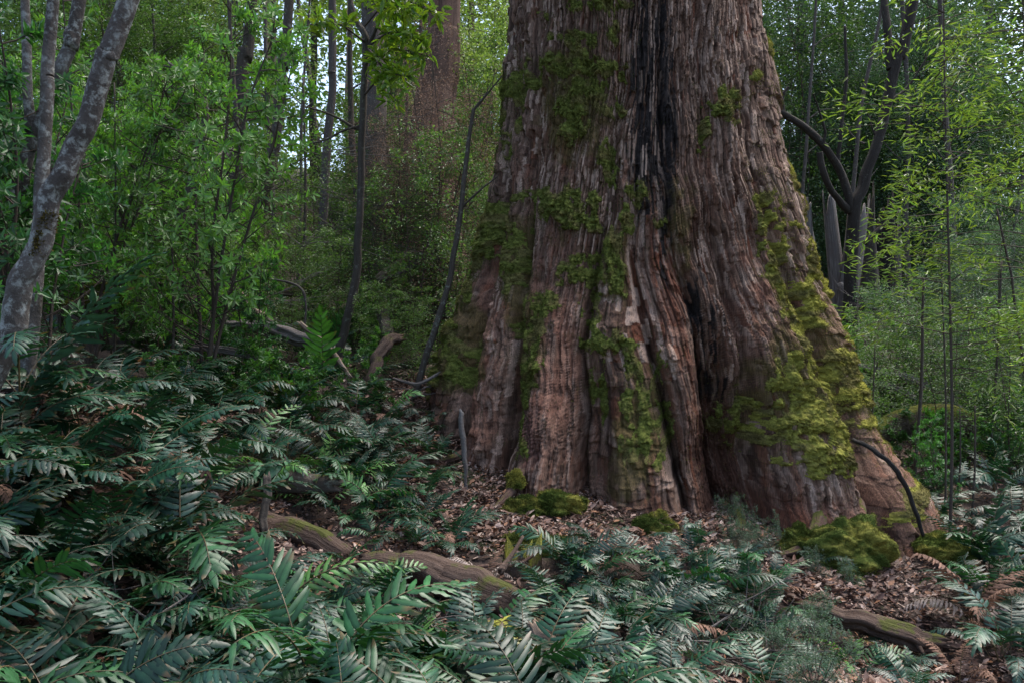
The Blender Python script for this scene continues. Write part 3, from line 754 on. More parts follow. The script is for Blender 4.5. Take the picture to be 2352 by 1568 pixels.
FERN_ZONES = [
    # polygon of ferns' feet in the picture, count, spacing, kinds, size, label, group
    ([(-80, 920), (420, 920), (420, 1040), (-80, 1060)], 26, .36, ['dark', 'dark', 'mid', 'grey'], .92, 'dark glossy fern on the slope just below the leaning lichened trunks', 'ferns below the leaning trunks'),
    ([(420, 900), (830, 920), (900, 1080), (420, 1060)], 30, .33, ['dark', 'dark', 'mid'], .76, 'dark glossy fern between the bright upright fern and the leaf litter bank', 'ferns in the middle of the slope'),
    ([(-100, 1080), (380, 1080), (470, 1330), (-100, 1330)], 30, .32, ['dark', 'dark', 'grey', 'mid'], .95, 'broad dark fern in the thick bank beside the half hidden dark log', 'ferns around the dark log'),
    ([(420, 1080), (860, 1090), (900, 1200), (450, 1180)], 24, .29, ['dark', 'dark', 'mid', 'fresh'], .72, 'glossy fern beside the splintered stake, above the low brown log', 'ferns around the stake'),
    ([(-160, 1330), (420, 1330), (520, 1760), (-160, 1800)], 30, .30, ['dark', 'dark', 'grey', 'mid'], .85, 'large dark fern in the shaded corner nearest the camera below the ragged fern bank', 'ferns in the near shaded corner'),
    ([(430, 1400), (760, 1430), (820, 1800), (460, 1800)], 24, .26, ['dark', 'mid', 'mid', 'grey'], .72, 'leafy mid green fern in front of the low brown log', 'ferns in front of the low brown log'),
    ([(760, 1520), (1180, 1560), (1200, 1820), (780, 1820)], 26, .25, ['dark', 'mid', 'mid', 'grey'], .66, 'leafy fern in front of the big brown log', 'ferns in front of the big brown log'),
    ([(1160, 1570), (1400, 1580), (1400, 1790), (1160, 1790)], 11, .24, ['dark', 'grey', 'mid'], .68, 'bluish dark fern beside the pale broken log end', 'ferns by the pale log end'),
    ([(1210, 1300), (1560, 1310), (1790, 1340), (1760, 1490), (1300, 1500)], 42, .21, ['dark', 'grey', 'grey', 'mid'], .56, 'small bluish fern spreading at the foot of the colossal trunk', 'ferns at the foot of the giant tree'),
    ([(1480, 1500), (1780, 1500), (1800, 1640), (1460, 1640)], 6, .34, ['dark', 'dark', 'grey'], .5, 'shadowy fern among bare tangled twigs', 'ferns among tangled twigs'),
    ([(2270, 1300), (2420, 1250), (2440, 1480), (2290, 1460)], 12, .26, ['dark', 'grey', 'mid'], .66, 'fern beyond the sloping litter patch, beside the mossy root', 'ferns beside the mossy root'),
    ([(2110, 1150), (2360, 1080), (2400, 1200), (2210, 1230)], 9, .45, ['dark', 'grey'], .75, 'fern under the thin saplings past the giant root', 'ferns under the thin saplings'),
    ([(880, 960), (1040, 990), (1000, 1170), (880, 1180)], 9, .32, ['dark'], .5, 'small dark fern on the litter beside the standing dead stick', 'ferns by the standing stick'),
    ([(780, 1120), (1000, 1170), (1040, 1290), (800, 1250)], 14, .26, ['dark', 'mid', 'dark'], .55, 'low fern on the littered step just above the big brown log', 'ferns above the big brown log'),
    ([(1900, 690), (2110, 690), (2140, 790), (1930, 800)], 10, .5, ['dark', 'mid', 'grey'], .8, 'fern on the rise below the hollow stump', 'ferns below the hollow stump'),
    ([(-420, 980), (-110, 960), (-170, 1700), (-520, 1600)], 13, .42, ['dark', 'mid', 'grey'], .9, 'fern at the outer edge of the fern bank, beyond the lichened trunks', 'ferns at the outer edge of the bank'),
    ([(2430, 1150), (2700, 1150), (2750, 1500), (2440, 1500)], 9, .42, ['dark', 'mid', 'grey'], .8, 'fern at the outer edge of the litter past the withered fern', 'ferns at the outer edge of the litter'),
    ([(850, 650), (1030, 670), (1010, 760), (850, 780)], 7, .5, ['dark', 'grey'], .8, 'shaded fern at the foot of the reddish shaggy trunk', 'ferns under the shaggy trunk'),
    ([(430, 780), (810, 780), (810, 860), (430, 860)], 9, .5, ['dark', 'mid', 'grey'], .7, 'fern among fallen grey branches below the dark thin trees', 'ferns among the fallen branches'),
    ([(-60, 740), (400, 760), (430, 870), (-60, 870)], 9, .6, ['dark', 'mid'], .8, 'fern under the bright leafy shrubs', 'ferns under the leafy shrubs'),
    ([(1830, 1520), (2100, 1540), (2100, 1640), (1830, 1640)], 3, .42, ['dark', 'grey'], .4, 'dim fern in the shade under the ledge log', 'ferns under the ledge log'),
]


def build_ferns():
    init_fronds()
    r = random.Random(77)
    for poly, cnt, gap, kinds, size, label, group in FERN_ZONES:
        xs = [p[0] for p in poly]; ys = [p[1] for p in poly]
        pts = []; tries = 0
        while len(pts) < cnt and tries < 1500:
            tries += 1
            x = r.uniform(min(xs), max(xs)); y = r.uniform(min(ys), max(ys))
            if not in_poly(x, y, poly): continue
            g = ground_hit(x, y, 1.9)
            if g is None or any((g - q).length < gap for q in pts): continue
            pts.append(g)
        for g in pts:
            fern(g, label, group, kinds, n=r.randint(4, 7), size=size * r.uniform(.8, 1.15), r=r)
    # individual ferns the picture singles out
    def hero(px, py, d, label, kinds, n, size, az0=None, spread=360, up=0., ground=True):
        p = at(px, py, d)
        if ground: p = ground_hit(px, py, 1.9) or p
        return fern(p, label, None, kinds, n, size * .8, r, az0, spread, up)
    # tall upright frond on the slope beside the lichened trunk
    p = at(45, 830, 4.6)
    e = thing('fern', p, 'tall fern whose long ladder-like frond stands up beside the lichened trunk', 'fern')
    big = make_frond('frond', 501, L=1.12, pairs=19, pl=.20, pw=.042, a0=2, a1=30, t0=.12, wave=.9, droop=.15, base=(.02, .062, .042))
    put_frond(e, big, p + Vector((0, 0, -.25)), 0, 26, roll=-8, sc=1)
    put_frond(e, FR['dark'][3], p + Vector((0, 0, -.2)), 200, 5); put_frond(e, FR['dark'][5], p + Vector((0, 0, -.2)), 300, 15); put_frond(e, FR['dark'][1], p + Vector((0, 0, -.2)), 80, 10)
    # bright upright fern
    p = ground_hit(742, 930)
    e = thing('fern', p, 'bright fresh green fern standing upright among dark ferns', 'fern')
    br = make_frond('frond', 502, L=.86, pairs=12, pl=.19, pw=.045, a0=-6, a1=14, t0=.30, wave=.4, droop=.12, base=(.075, .21, .03))
    put_frond(e, br, p, 270, 6); put_frond(e, FR['mid'][1], p, 20, 20); put_frond(e, FR['dark'][1], p, 150, 20)
    p = ground_hit(700, 1180)
    e = thing('fern', p, 'pale waxy fern hanging its broad drooping fronds over the splintered stake', 'fern')
    pw_ = make_frond('frond', 503, L=.72, pairs=9, pl=.19, pw=.046, a0=5, a1=140, t0=.35, wave=.5, droop=.45, base=(.05, .125, .06))
    pw2 = make_frond('frond', 504, L=.66, pairs=9, pl=.16, pw=.04, a0=5, a1=120, t0=.35, wave=.5, droop=.35, base=(.045, .115, .055))
    put_frond(e, pw_, p, 215, -8, sc=.9); put_frond(e, pw2, p, 340, -4, sc=.7); put_frond(e, pw2, p, 130, 0, sc=.8)
    hero(860, 1090, 5.6, 'fern with narrow ladder fronds at the edge of the leaf litter', ['dark'], 6, .9, up=.35)
    hero(880, 985, 7, 'fern with one lime yellow arching frond above the ladder-leaved fern', ['fresh', 'dark'], 5, .8)
    hero(1000, 1125, 6, 'small fern with a thin arching frond over bare leaf litter', ['mid', 'fresh'], 4, .55)
    hero(290, 880, 7, 'dying fern with orange brown fronds among green ones', ['orange', 'dark', 'mid'], 6, .6, up=.2)
    hero(760, 1130, 5.5, 'fern whose fresh green tips trail downhill beside the low brown log', ['fresh', 'mid'], 6, .8)
    hero(170, 1180, 4.5, 'big blue green fern with wavy wide fronds and a dry leaf caught on it', ['grey', 'dark'], 8, 1.15)
    hero(230, 1330, 4.2, 'fern with light green young fronds over a patch of yellowed leaves', ['fresh', 'mid', 'dark'], 7, .85)
    hero(60, 1240, 4.2, 'fern turning yellow beside the shaded corner', ['yellow', 'dark', 'fresh'], 6, .7)
    hero(600, 1500, 4.0, 'fern with long arching fronds reaching over the low brown log', ['mid', 'fresh'], 9, 1.1)
    hero(720, 1640, 3.4, 'largest mid green fern, its frond pointing at the big brown log', ['mid'], 9, 1.2)
    hero(960, 1590, 4.0, 'fern draping light green fronds across the front of the big brown log', ['mid', 'fresh'], 7, .9)
    hero(1230, 1620, 3.6, 'fern with one yellow frond lying in front of the big brown log', ['grey', 'yellow', 'dark'], 9, .95)
    hero(1590, 1290, 6.0, 'pale silvery fern standing up in front of the dark hollow', ['grey'], 5, .75, up=.35)
    hero(1310, 1330, 6.0, 'fern with a long low frond crossing the moss at the tree foot', ['grey', 'mid'], 7, .8)
    hero(1870, 1300, 5.9, 'small fern against the large moss mound', ['grey', 'dark'], 5, .5)
    hero(1480, 1480, 5.0, 'fern with silvery splayed fronds over black shade under the trunk', ['grey', 'grey', 'dark'], 8, .85)
    hero(2255, 1330, 6.2, 'tall upright fern with comb-like fronds rising from the litter beside the mossy root', ['mid', 'grey'], 7, 1.05, up=.4)
    hero(2150, 1215, 7.2, 'fern with feather-fine fronds under the saplings, touching the giant root', ['mid', 'dark'], 7, .95, up=.3)
    hero(2235, 1450, 4.6, 'withered purple brown fern with curled dead fronds', ['brown', 'brown', 'pale', 'dark'], 9, .95)
    hero(2300, 1520, 4.2, 'dark fern in the corner past the withered one', ['dark', 'grey'], 8, .9)
    hero(2200, 1600, 3.7, 'dead brown fern frond hanging stiff in the dark corner', ['brown'], 3, .55)
    hero(2100, 1560, 4.2, 'tiny pale green fern sprout under the ledge log', ['grey'], 4, .34, up=.3)
    hero(1960, 1560, 4.4, 'small fern hanging yellow green fronds off the end of the ledge log', ['fresh'], 4, .55)
    hero(905, 1490, 4.2, 'low fern hiding the near side of the big brown log', ['dark', 'mid'], 7, .8)
    hero(1080, 1540, 4.1, 'fern crossing the lower end of the big brown log', ['dark', 'grey'], 7, .8)
    hero(1110, 1350, 5.0, 'dead curled fern lying on the litter behind the big brown log', ['brown', 'pale'], 6, .55)
    hero(820, 1430, 4.4, 'fern with ragged fronds growing out from behind the big brown log', ['dark', 'fresh'], 6, .7)


# ------------------------------------------------------------------ shrubs and small trees
def make_woody(seed, H, nmain, nbr, blen, leafL, leafW, per, base, mat, style='rosette', r0=.014, crown0=.25, yel=.15, var=.25, lean=.1, stemcol=None, foldv=.25, curl=.15, flat=.35, taper=.75, widf=.45, drift=.09):
    """-> stem mesh, foliage mesh (origin at the foot)"""
    r = np.random.default_rng(seed)
    st = Acc(); LP, LD, LN, LL = [], [], [], []
    for m in range(nmain):
        az = r.random() * 2 * PI; ln = lean * (.4 + r.random())
        Hm = H * (.75 + .3 * r.random()) if m else H
        P = [np.zeros(3)]
        dirv = np.array([math.cos(az) * ln, math.sin(az) * ln, 1.0])
        for k in range(5):
            dirv = dirv + r.standard_normal(3) * np.array([drift, drift, .02]); P.append(P[-1] + dirv / np.linalg.norm(dirv) * Hm / 5)
        C = tube(st, P, [r0, r0 * .3], n=16, sides=5, cap=False)
        for bi in range(nbr):
            f = crown0 + (1 - crown0) * (bi + r.random()) / nbr
            p = np.array([np.interp(f * 15, np.arange(16), C[:, k]) for k in range(3)])
            ba = r.random() * 2 * PI
            bl = blen * (1.15 - taper * f) * (.6 + .7 * r.random())
            el = .15 + .45 * r.random() if style != 'spray' else .05 + .25 * r.random()
            d = np.array([math.cos(ba), math.sin(ba), el]); d /= np.linalg.norm(d)
            q = [p]
            for k in range(3):
                d = d + r.standard_normal(3) * .13 + np.array([0, 0, .05 if style != 'spray' else -.04]); d /= np.linalg.norm(d); q.append(q[-1] + d * bl / 3)
            Cb = tube(st, q, [r0 * .38, r0 * .1], n=8, sides=3, cap=False)
            if style == 'rosette':
                tips = [(Cb[-1], d)]
                for k in range(4):
                    j = int(r.integers(2, 7)); dd = d + .9 * r.standard_normal(3) * np.array([1, 1, .5]) + np.array([0, 0, .3]); dd /= np.linalg.norm(dd)
                    e = Cb[j] + dd * bl * (.2 + .35 * r.random()); tube(st, [Cb[j], e], [r0 * .15, r0 * .06], n=3, sides=3, cap=False); tips.append((e, dd))
                for (tp, td) in tips:
                    n = per + int(r.integers(-2, 3)); ga = np.arange(n) * 2.4 + r.random() * 6
                    a_ = np.cross(td, [0.1, .2, 1]); a_ /= np.linalg.norm(a_) + 1e-6; b_ = np.cross(td, a_)
                    rad = np.cos(ga)[:, None] * a_ + np.sin(ga)[:, None] * b_
                    up = .25 + .5 * r.random((n, 1))
                    LD.append(rad + td * up + .15 * r.standard_normal((n, 3))); LN.append(td * 1.0 - rad * .3 + .25 * r.standard_normal((n, 3)))
                    LP.append(tp - td * (np.arange(n) / n * .06)[:, None]); LL.append(.65 + .5 * r.random(n))
            else:
                n = per
                tt = .15 + .85 * np.sqrt(r.random(n))
                j = tt * 7
                bp = np.stack([np.interp(j, np.arange(8), Cb[:, k]) for k in range(3)], -1)
                sidev = np.cross(d, [0, 0, 1.0]); sidev /= np.linalg.norm(sidev) + 1e-6
                wid = bl * widf * np.sin(PI * np.clip(tt * .85 + .12, 0, 1))
                sg = r.choice([-1, 1], n)
                off = (r.random(n) ** .8) * wid * sg
                upv = flat * .12 * bl * r.standard_normal(n)
                LP.append(bp + sidev * off[:, None] + d * (np.abs(off) * .5)[:, None] + np.array([0, 0, 1.0]) * (upv - .12 * np.abs(off))[:, None])
                LD.append(sidev * (sg * (.4 + .5 * r.random(n)))[:, None] + d * (.5 + .4 * r.random(n))[:, None] + .35 * r.standard_normal((n, 3)))
                LN.append(np.array([0, 0, 1.0]) + .55 * r.standard_normal((n, 3))); LL.append(.6 + .6 * r.random(n))
    P = np.concatenate(LP); D = np.concatenate(LD); N = np.concatenate(LN); l = np.concatenate(LL); n = len(P)
    zt = np.clip(P[:, 2:3] / H, 0, 1)
    C = tints(n, base, var, yel, r)
    V, Q, CC = leaf_arrays(P, D, N, leafL * l, leafW * l, C, foldv, curl)
    fo = mesh_np('foliage', V, Q, col=CC, mats=[mat])
    return st.mesh('stem', stemcol or M_STEM, True), fo


WOODY = {}


def init_woody():
    WOODY['broad'] = [make_woody(s, 2.3, 4, 26, .60, .058, .019, 9, (.082, .20, .042), M_LEAF, crown0=.12, yel=.25, lean=.22) for s in (1, 2, 3)]
    WOODY['broaddark'] = [make_woody(s, 1.9, 4, 15, .5, .062, .021, 9, (.034, .11, .028), M_LEAF, crown0=.12, yel=.1, lean=.25) for s in (4, 5)]
    WOODY['small'] = [make_woody(s, 3.2, 2, 34, 1.15, .036, .018, 260, (.060, .125, .040), M_SOFT, 'spray', r0=.011, crown0=.12, yel=.25, flat=.9) for s in (6, 7, 8)]
    WOODY['myrtle'] = [make_woody(s, 3.0, 2, 30, .95, .050, .024, 80, (.060, .125, .042), M_LEAF, 'spray', r0=.012, crown0=.08, yel=.3, flat=.9, foldv=.3) for s in (31, 32, 33)]
    WOODY['pale'] = [make_woody(s, 3.2, 2, 34, 1.15, .040, .019, 220, (.125, .20, .075), M_SOFT, 'spray', r0=.011, crown0=.12, yel=.3, flat=.7) for s in (9, 10)]
    WOODY['blue'] = [make_woody(s, 3.2, 2, 34, 1.1, .036, .011, 280, (.050, .095, .060), M_SOFT, 'spray', r0=.011, crown0=.1, yel=.08, flat=.8) for s in (11, 12)]
    WOODY['narrow'] = [make_woody(s, 5.2, 1, 62, .85, .082, .015, 60, (.082, .145, .036), M_LEAF, 'spray', r0=.015, crown0=.30, yel=.4, flat=.8, lean=.02, taper=.25, widf=.2, drift=.018) for s in (13, 14)]
    WOODY['seedling'] = [make_woody(s, .9, 3, 7, .26, .062, .024, 8, (.055, .15, .032), M_LEAF, crown0=.2, yel=.2, r0=.006, lean=.3) for s in (15, 16, 17)]
    WOODY['needle'] = [make_woody(s, .55, 6, 12, .2, .020, .0055, 60, (.055, .105, .07), M_SOFT, 'spray', r0=.004, crown0=.08, yel=.1, lean=.6, flat=1.6) for s in (18, 19)]
    WOODY['canopy'] = [make_woody(s, 5.0, 2, 24, 2.2, .085, .036, 90, (.06, .14, .03), M_SOFT, 'spray', r0=.03, crown0=.05, yel=.2, flat=.9, lean=.2) for s in (20, 21)]
    WOODY['twiggy'] = [make_woody(s, 2.8, 3, 26, .8, .026, .009, 60, (.19, .13, .095), M_DEAD, 'spray', r0=.012, crown0=.05, yel=.1, flat=1.4) for s in (22,)]


def plant(kind, name, loc, label, cat, group, sc=1.0, rot=None, r=random, zs=1.0, lean=0.0):
    e = thing(name, loc, label, cat, group)
    st, fo = r.choice(WOODY[kind])
    for nm, me in (('stem', st), ('foliage', fo)):
        o = link(nm, me, e)
        o.scale = (sc, sc, sc * zs)
        o.rotation_euler = (lean, 0, r.uniform(0, 2 * PI) if rot is None else rot)
    a = e.children
    if len(a) == 2: a[1].rotation_euler = a[0].rotation_euler
    return e


def gp(px, d, sink=0.05):
    x = (px - 1176) * F * d
    return Vector((x, d, gz1(x, d) - sink))


PLANT_ZONES = [
    # kind, name, cat, count, px range, d range, scale range, label, group, zs
    ('broad', 'leafy_shrub', 'shrub', 11, (90, 470), (7.0, 11.5), (.95, 1.4), 'glossy bright green broad-leaved shrub behind the lichened trunks', 'broad-leaved shrubs behind the lichened trunks', 1.15),
    ('broad', 'leafy_shrub', 'shrub', 3, (430, 560), (9.5, 12.5), (.7, 1.0), 'bright green broad-leaved shrub around the bent dead branch', 'broad-leaved shrubs by the dead branch', 1.0),
    ('broaddark', 'leafy_shrub', 'shrub', 9, (-120, 120), (5.2, 10), (.8, 1.3), 'dark broad-leaved shrub filling the space behind the forked trunk', 'shrubs behind the forked trunk', 1.1),
    ('broaddark', 'leafy_shrub', 'shrub', 9, (240, 620), (6.8, 9.5), (.45, .8), 'low dark shrub under the bright broad-leaved ones', 'low dark shrubs on the slope', 1.0),
    ('small', 'understory_tree', 'tree', 14, (540, 1120), (15, 21), (.9, 1.5), 'fine-leaved green tree among the thin dark trunks', 'fine-leaved trees among the thin trunks', 1.1),
    ('myrtle', 'bushy_sapling', 'sapling', 16, (500, 1030), (8.8, 11.6), (.3, .6), 'fine-leaved bushy sapling in front of the shaggy reddish trunk', 'bushy saplings before the shaggy trunk', .9),
    ('myrtle', 'leafy_sapling', 'sapling', 4, (590, 830), (9.8, 11.8), (.55, .85), 'taller small-leaved sapling standing between the thin trunks and the crooked sapling', 'taller saplings between the trunks', 1.1),
    ('myrtle', 'leafy_sapling', 'sapling', 4, (900, 1090), (9.8, 11.6), (.45, .8), 'small-leaved sapling half covering the shaggy reddish trunk', 'saplings covering the shaggy trunk', 1.25),
    ('small', 'slim_tree', 'tree', 2, (900, 1075), (10.9, 12.0), (.6, .8), 'slim fine-leaved tree screening the shaggy reddish trunk', 'slim trees before the shaggy trunk', 1.35),
    ('pale', 'understory_tree', 'tree', 12, (160, 1120), (17, 26), (1.3, 2.2), 'pale sunlit fine-leaved tree far up the slope', 'pale trees up the slope', 1.2),
    ('small', 'understory_tree', 'tree', 8, (-150, 480), (13, 20), (1.2, 1.7), 'fine-leaved tree behind the bright broad-leaved shrubs', 'trees behind the bright shrubs', 1.2),
    ('pale', 'understory_tree', 'tree', 5, (1050, 1180), (14.5, 18), (1.2, 1.6), 'light green feathery tree against the edge of the colossal trunk', 'feathery trees beside the colossal trunk', 1.2),
    ('blue', 'understory_tree', 'tree', 20, (1740, 2150), (19.5, 27), (1.3, 2.2), 'dim blue green tree behind the grey slab stump', 'dim trees behind the slab stump', 1.3),
    ('small', 'understory_tree', 'tree', 12, (1780, 2420), (20, 28), (1.6, 2.2), 'dark fine-leaved tree in the wood beyond the curved dark trunks', 'trees beyond the curved trunks', 1.2),
    ('blue', 'understory_tree', 'tree', 8, (2230, 2480), (10, 14), (.6, 1.0), 'blue green feathery tree behind the yellow green sapling', 'feathery trees behind the yellow green sapling', 1.1),
    ('myrtle', 'bushy_sapling', 'sapling', 20, (1960, 2440), (8.6, 13.5), (.35, .75), 'small fine-leaved bush among the slender stems', 'bushes among the slender stems', 1.0),
    ('seedling', 'seedling_shrub', 'shrub', 16, (1950, 2380), (8.6, 12.0), (.6, 1.1), 'low fresh green seedling by the mossy fallen log', 'seedlings by the mossy log', 1.0),
    ('seedling', 'seedling_shrub', 'shrub', 14, (1880, 2140), (11, 14.6), (.5, .95), 'light green seedling in front of the hollow stump', 'seedlings before the hollow stump', 1.0),
    ('broaddark', 'leafy_shrub', 'shrub', 8, (2100, 2440), (7.8, 12), (.35, .6), 'low dark leafy shrub past the giant root', 'low shrubs past the giant root', 1.0),
    ('seedling', 'seedling_shrub', 'shrub', 26, (300, 900), (6.4, 10), (.4, .85), 'small seedling on the shaded slope between ferns and thin trunks', 'seedlings on the shaded slope', 1.0),
    ('twiggy', 'dead_bush', 'bush', 12, (890, 1060), (10.9, 12.1), (.6, 1.2), 'brown dead bush draped against the shaggy reddish trunk', 'dead bushes by the shaggy trunk', 1.6),
]


def build_plants():
    init_woody()
    r = random.Random(303)
    for kind, name, cat, cnt, pr, dr, sr, label, group, zs in PLANT_ZONES:
        for k in range(cnt):
            px = pr[0] + (pr[1] - pr[0]) * ((k + r.random()) / cnt)
            d = r.uniform(*dr)
            if 540 < px < 850 and d > 13: px += 190 if px > 695 else -170
            plant(kind, name, gp(px, d), label, cat, group, r.uniform(*sr), None, r, zs)
    # single plants
    plant('narrow', 'slender_sapling', gp(2180, 6.6), 'slender sapling with yellow green narrow leaves on a straight dark stem', 'sapling', None, 1.0, 1.0, r)
    plant('narrow', 'slender_sapling', gp(2400, 6.6), 'yellow green narrow-leaved sapling at the edge of view next to the slender one', 'sapling', None, 1.0, 2.0, r)
    for (px, py, d, sc, lab) in [(1705, 1245, 6.2, 1.0, 'thin upright needle-leaved shrub before the dark hollow'), (1760, 1270, 6.0, .75, 'short needle-leaved shrub next to the upright one'),
                                 (1690, 1275, 5.7, .8, 'grey green needle-leaved shrub among the ferns below the hollow'),
                                 (1880, 1325, 5.8, .7, 'needle-leaved shrub trailing over the front of the moss mound'), (1960, 1345, 5.6, .65, 'sparse needle-leaved shrub on pale litter below the moss mound'),
                                 (1850, 1480, 4.6, 1.1, 'bushy needle-leaved shrub spilling down at the end of the ledge log'), (1780, 1540, 4.3, 1.15, 'dense dark needle-leaved shrub below the ledge log'),
                                 (1870, 1600, 4.0, 1.1, 'needle-leaved shrub at the bottom, in front of the dark undercut'), (1740, 1420, 4.9, .9, 'needle-leaved shrub between the ferns and the ledge log')]:
        g = ground_hit(px, py, 1.9)
        plant('needle', 'needle_shrub', g, lab, 'shrub', None, sc * .62, None, r, 1.25 if 'upright' in lab else 1.0)


# ------------------------------------------------------------------ standing stems, logs and sticks
def pts(seq): return [at(*p) for p in seq]


def local(P, org): return [Vector(p) - org for p in P]


def to_ground(P, extra=.25):
    """continue a stem's last point down into the soil"""
    p = Vector(P[-1]); q = Vector(P[-2]); g = gz1(p.x, p.y)
    if p.z > g - .05:
        d = (p - q); d = d / max(abs(d.z), 1e-3) if d.z < -.05 else Vector((0, 0, -1))
        n = p + d * (p.z - g + extra); P = list(P) + [n]
    return P


def stem_tree(name, paths, mat, label, cat='tree', crown=None, rough=.12, flute=0.0, sides=14, group=None, up=4.0, n=60, parts=None, branch='branch'):
    """PATHS: [(picture points top to foot, radii in picture units)]; the first is the trunk, the others its branches"""
    P = to_ground(pts(paths[0][0])); base = Vector(P[-1])
    e = thing(name, base, label, cat, group)
    d0 = P[0].y
    if crown and up and d0 > 8: up = 11; crown = (crown[0], crown[1] * .75)
    R = [w * F * d0 for w in paths[0][1]]
    if up:
        dv = (P[0] - P[1]).normalized(); top = P[0] + Vector((dv.x * up * .7, dv.y * up, max(.5, dv.z) * up)); P = [top] + P; R = [R[0] * .72] + R
    a = Acc(); tube(a, local(P, base), R, n=n, sides=sides, rough=rough, seed=len(label), wob=min(.5 * R[-1], .10 if d0 < 12.9 else .05), flute=flute)
    link('trunk', a.mesh('trunk', mat, True), e)
    for (q, w) in paths[1:]:
        a = Acc(); Q = pts(q); tube(a, local(Q, base), [x * F * q[0][2] for x in w], n=max(12, n // 2), sides=max(6, sides // 2), rough=rough, seed=len(q), wob=.01)
        link(branch, a.mesh(branch, mat, True), e)
    if crown:
        kind, sc = crown
        st, fo = WOODY[kind][len(label) % len(WOODY[kind])]
        for nm, me in (('crown_branches', st), ('crown', fo)):
            o = link(nm, me, e); o.location = Vector(P[0]) - base - Vector((0, 0, .6 * sc)); o.scale = (sc,) * 3; o.rotation_euler = (0, 0, len(label))
    return e


def log(name, path, w, mat, label, cat='log', rough=.18, flute=.10, sides=22, n=60, knots=0, group=None, wob=0.0, sub=None):
    P = pts(path) if not isinstance(path[0], Vector) else path
    org = Vector(P[len(P) // 2])
    e = link(name, None)
    a = Acc(); tube(a, local(P, org), [x * F * p.y for x, p in zip(w, P)], n=n, sides=sides, rough=rough * 1.5, seed=len(label), flute=flute * 1.3, wob=wob + min(.035, w[0] * F * P[0].y * .8), jag=1.0)
    bpy.data.objects.remove(e)
    o = link(name, a.mesh(name, mat, True)); o.location = org
    return tag(o, label, cat, group)


def log_with(name, path, w, mat, label, stubs, cat='log', **kw):
    """a log with broken limb stubs as parts"""
    P = pts(path); org = Vector(P[len(P) // 2])
    e = thing(name, org, label, cat)
    a = Acc(); tube(a, local(P, org), [x * F * p.y for x, p in zip(w, P)], n=90, sides=36, rough=kw.get('rough', .18) * 1.6, seed=len(label), flute=kw.get('flute', .1) * 1.5, wob=.05, jag=1.0)
    link('trunk', a.mesh('trunk', mat, True), e)
    for (q, ww) in stubs:
        a = Acc(); Q = pts(q); tube(a, local(Q, org), [x * F * q[0][2] for x in ww], n=16, sides=12, rough=.3, seed=len(q) + 3, flute=.2, jag=1.2)
        link('limb_stub', a.mesh('limb_stub', mat, True), e)
    return e


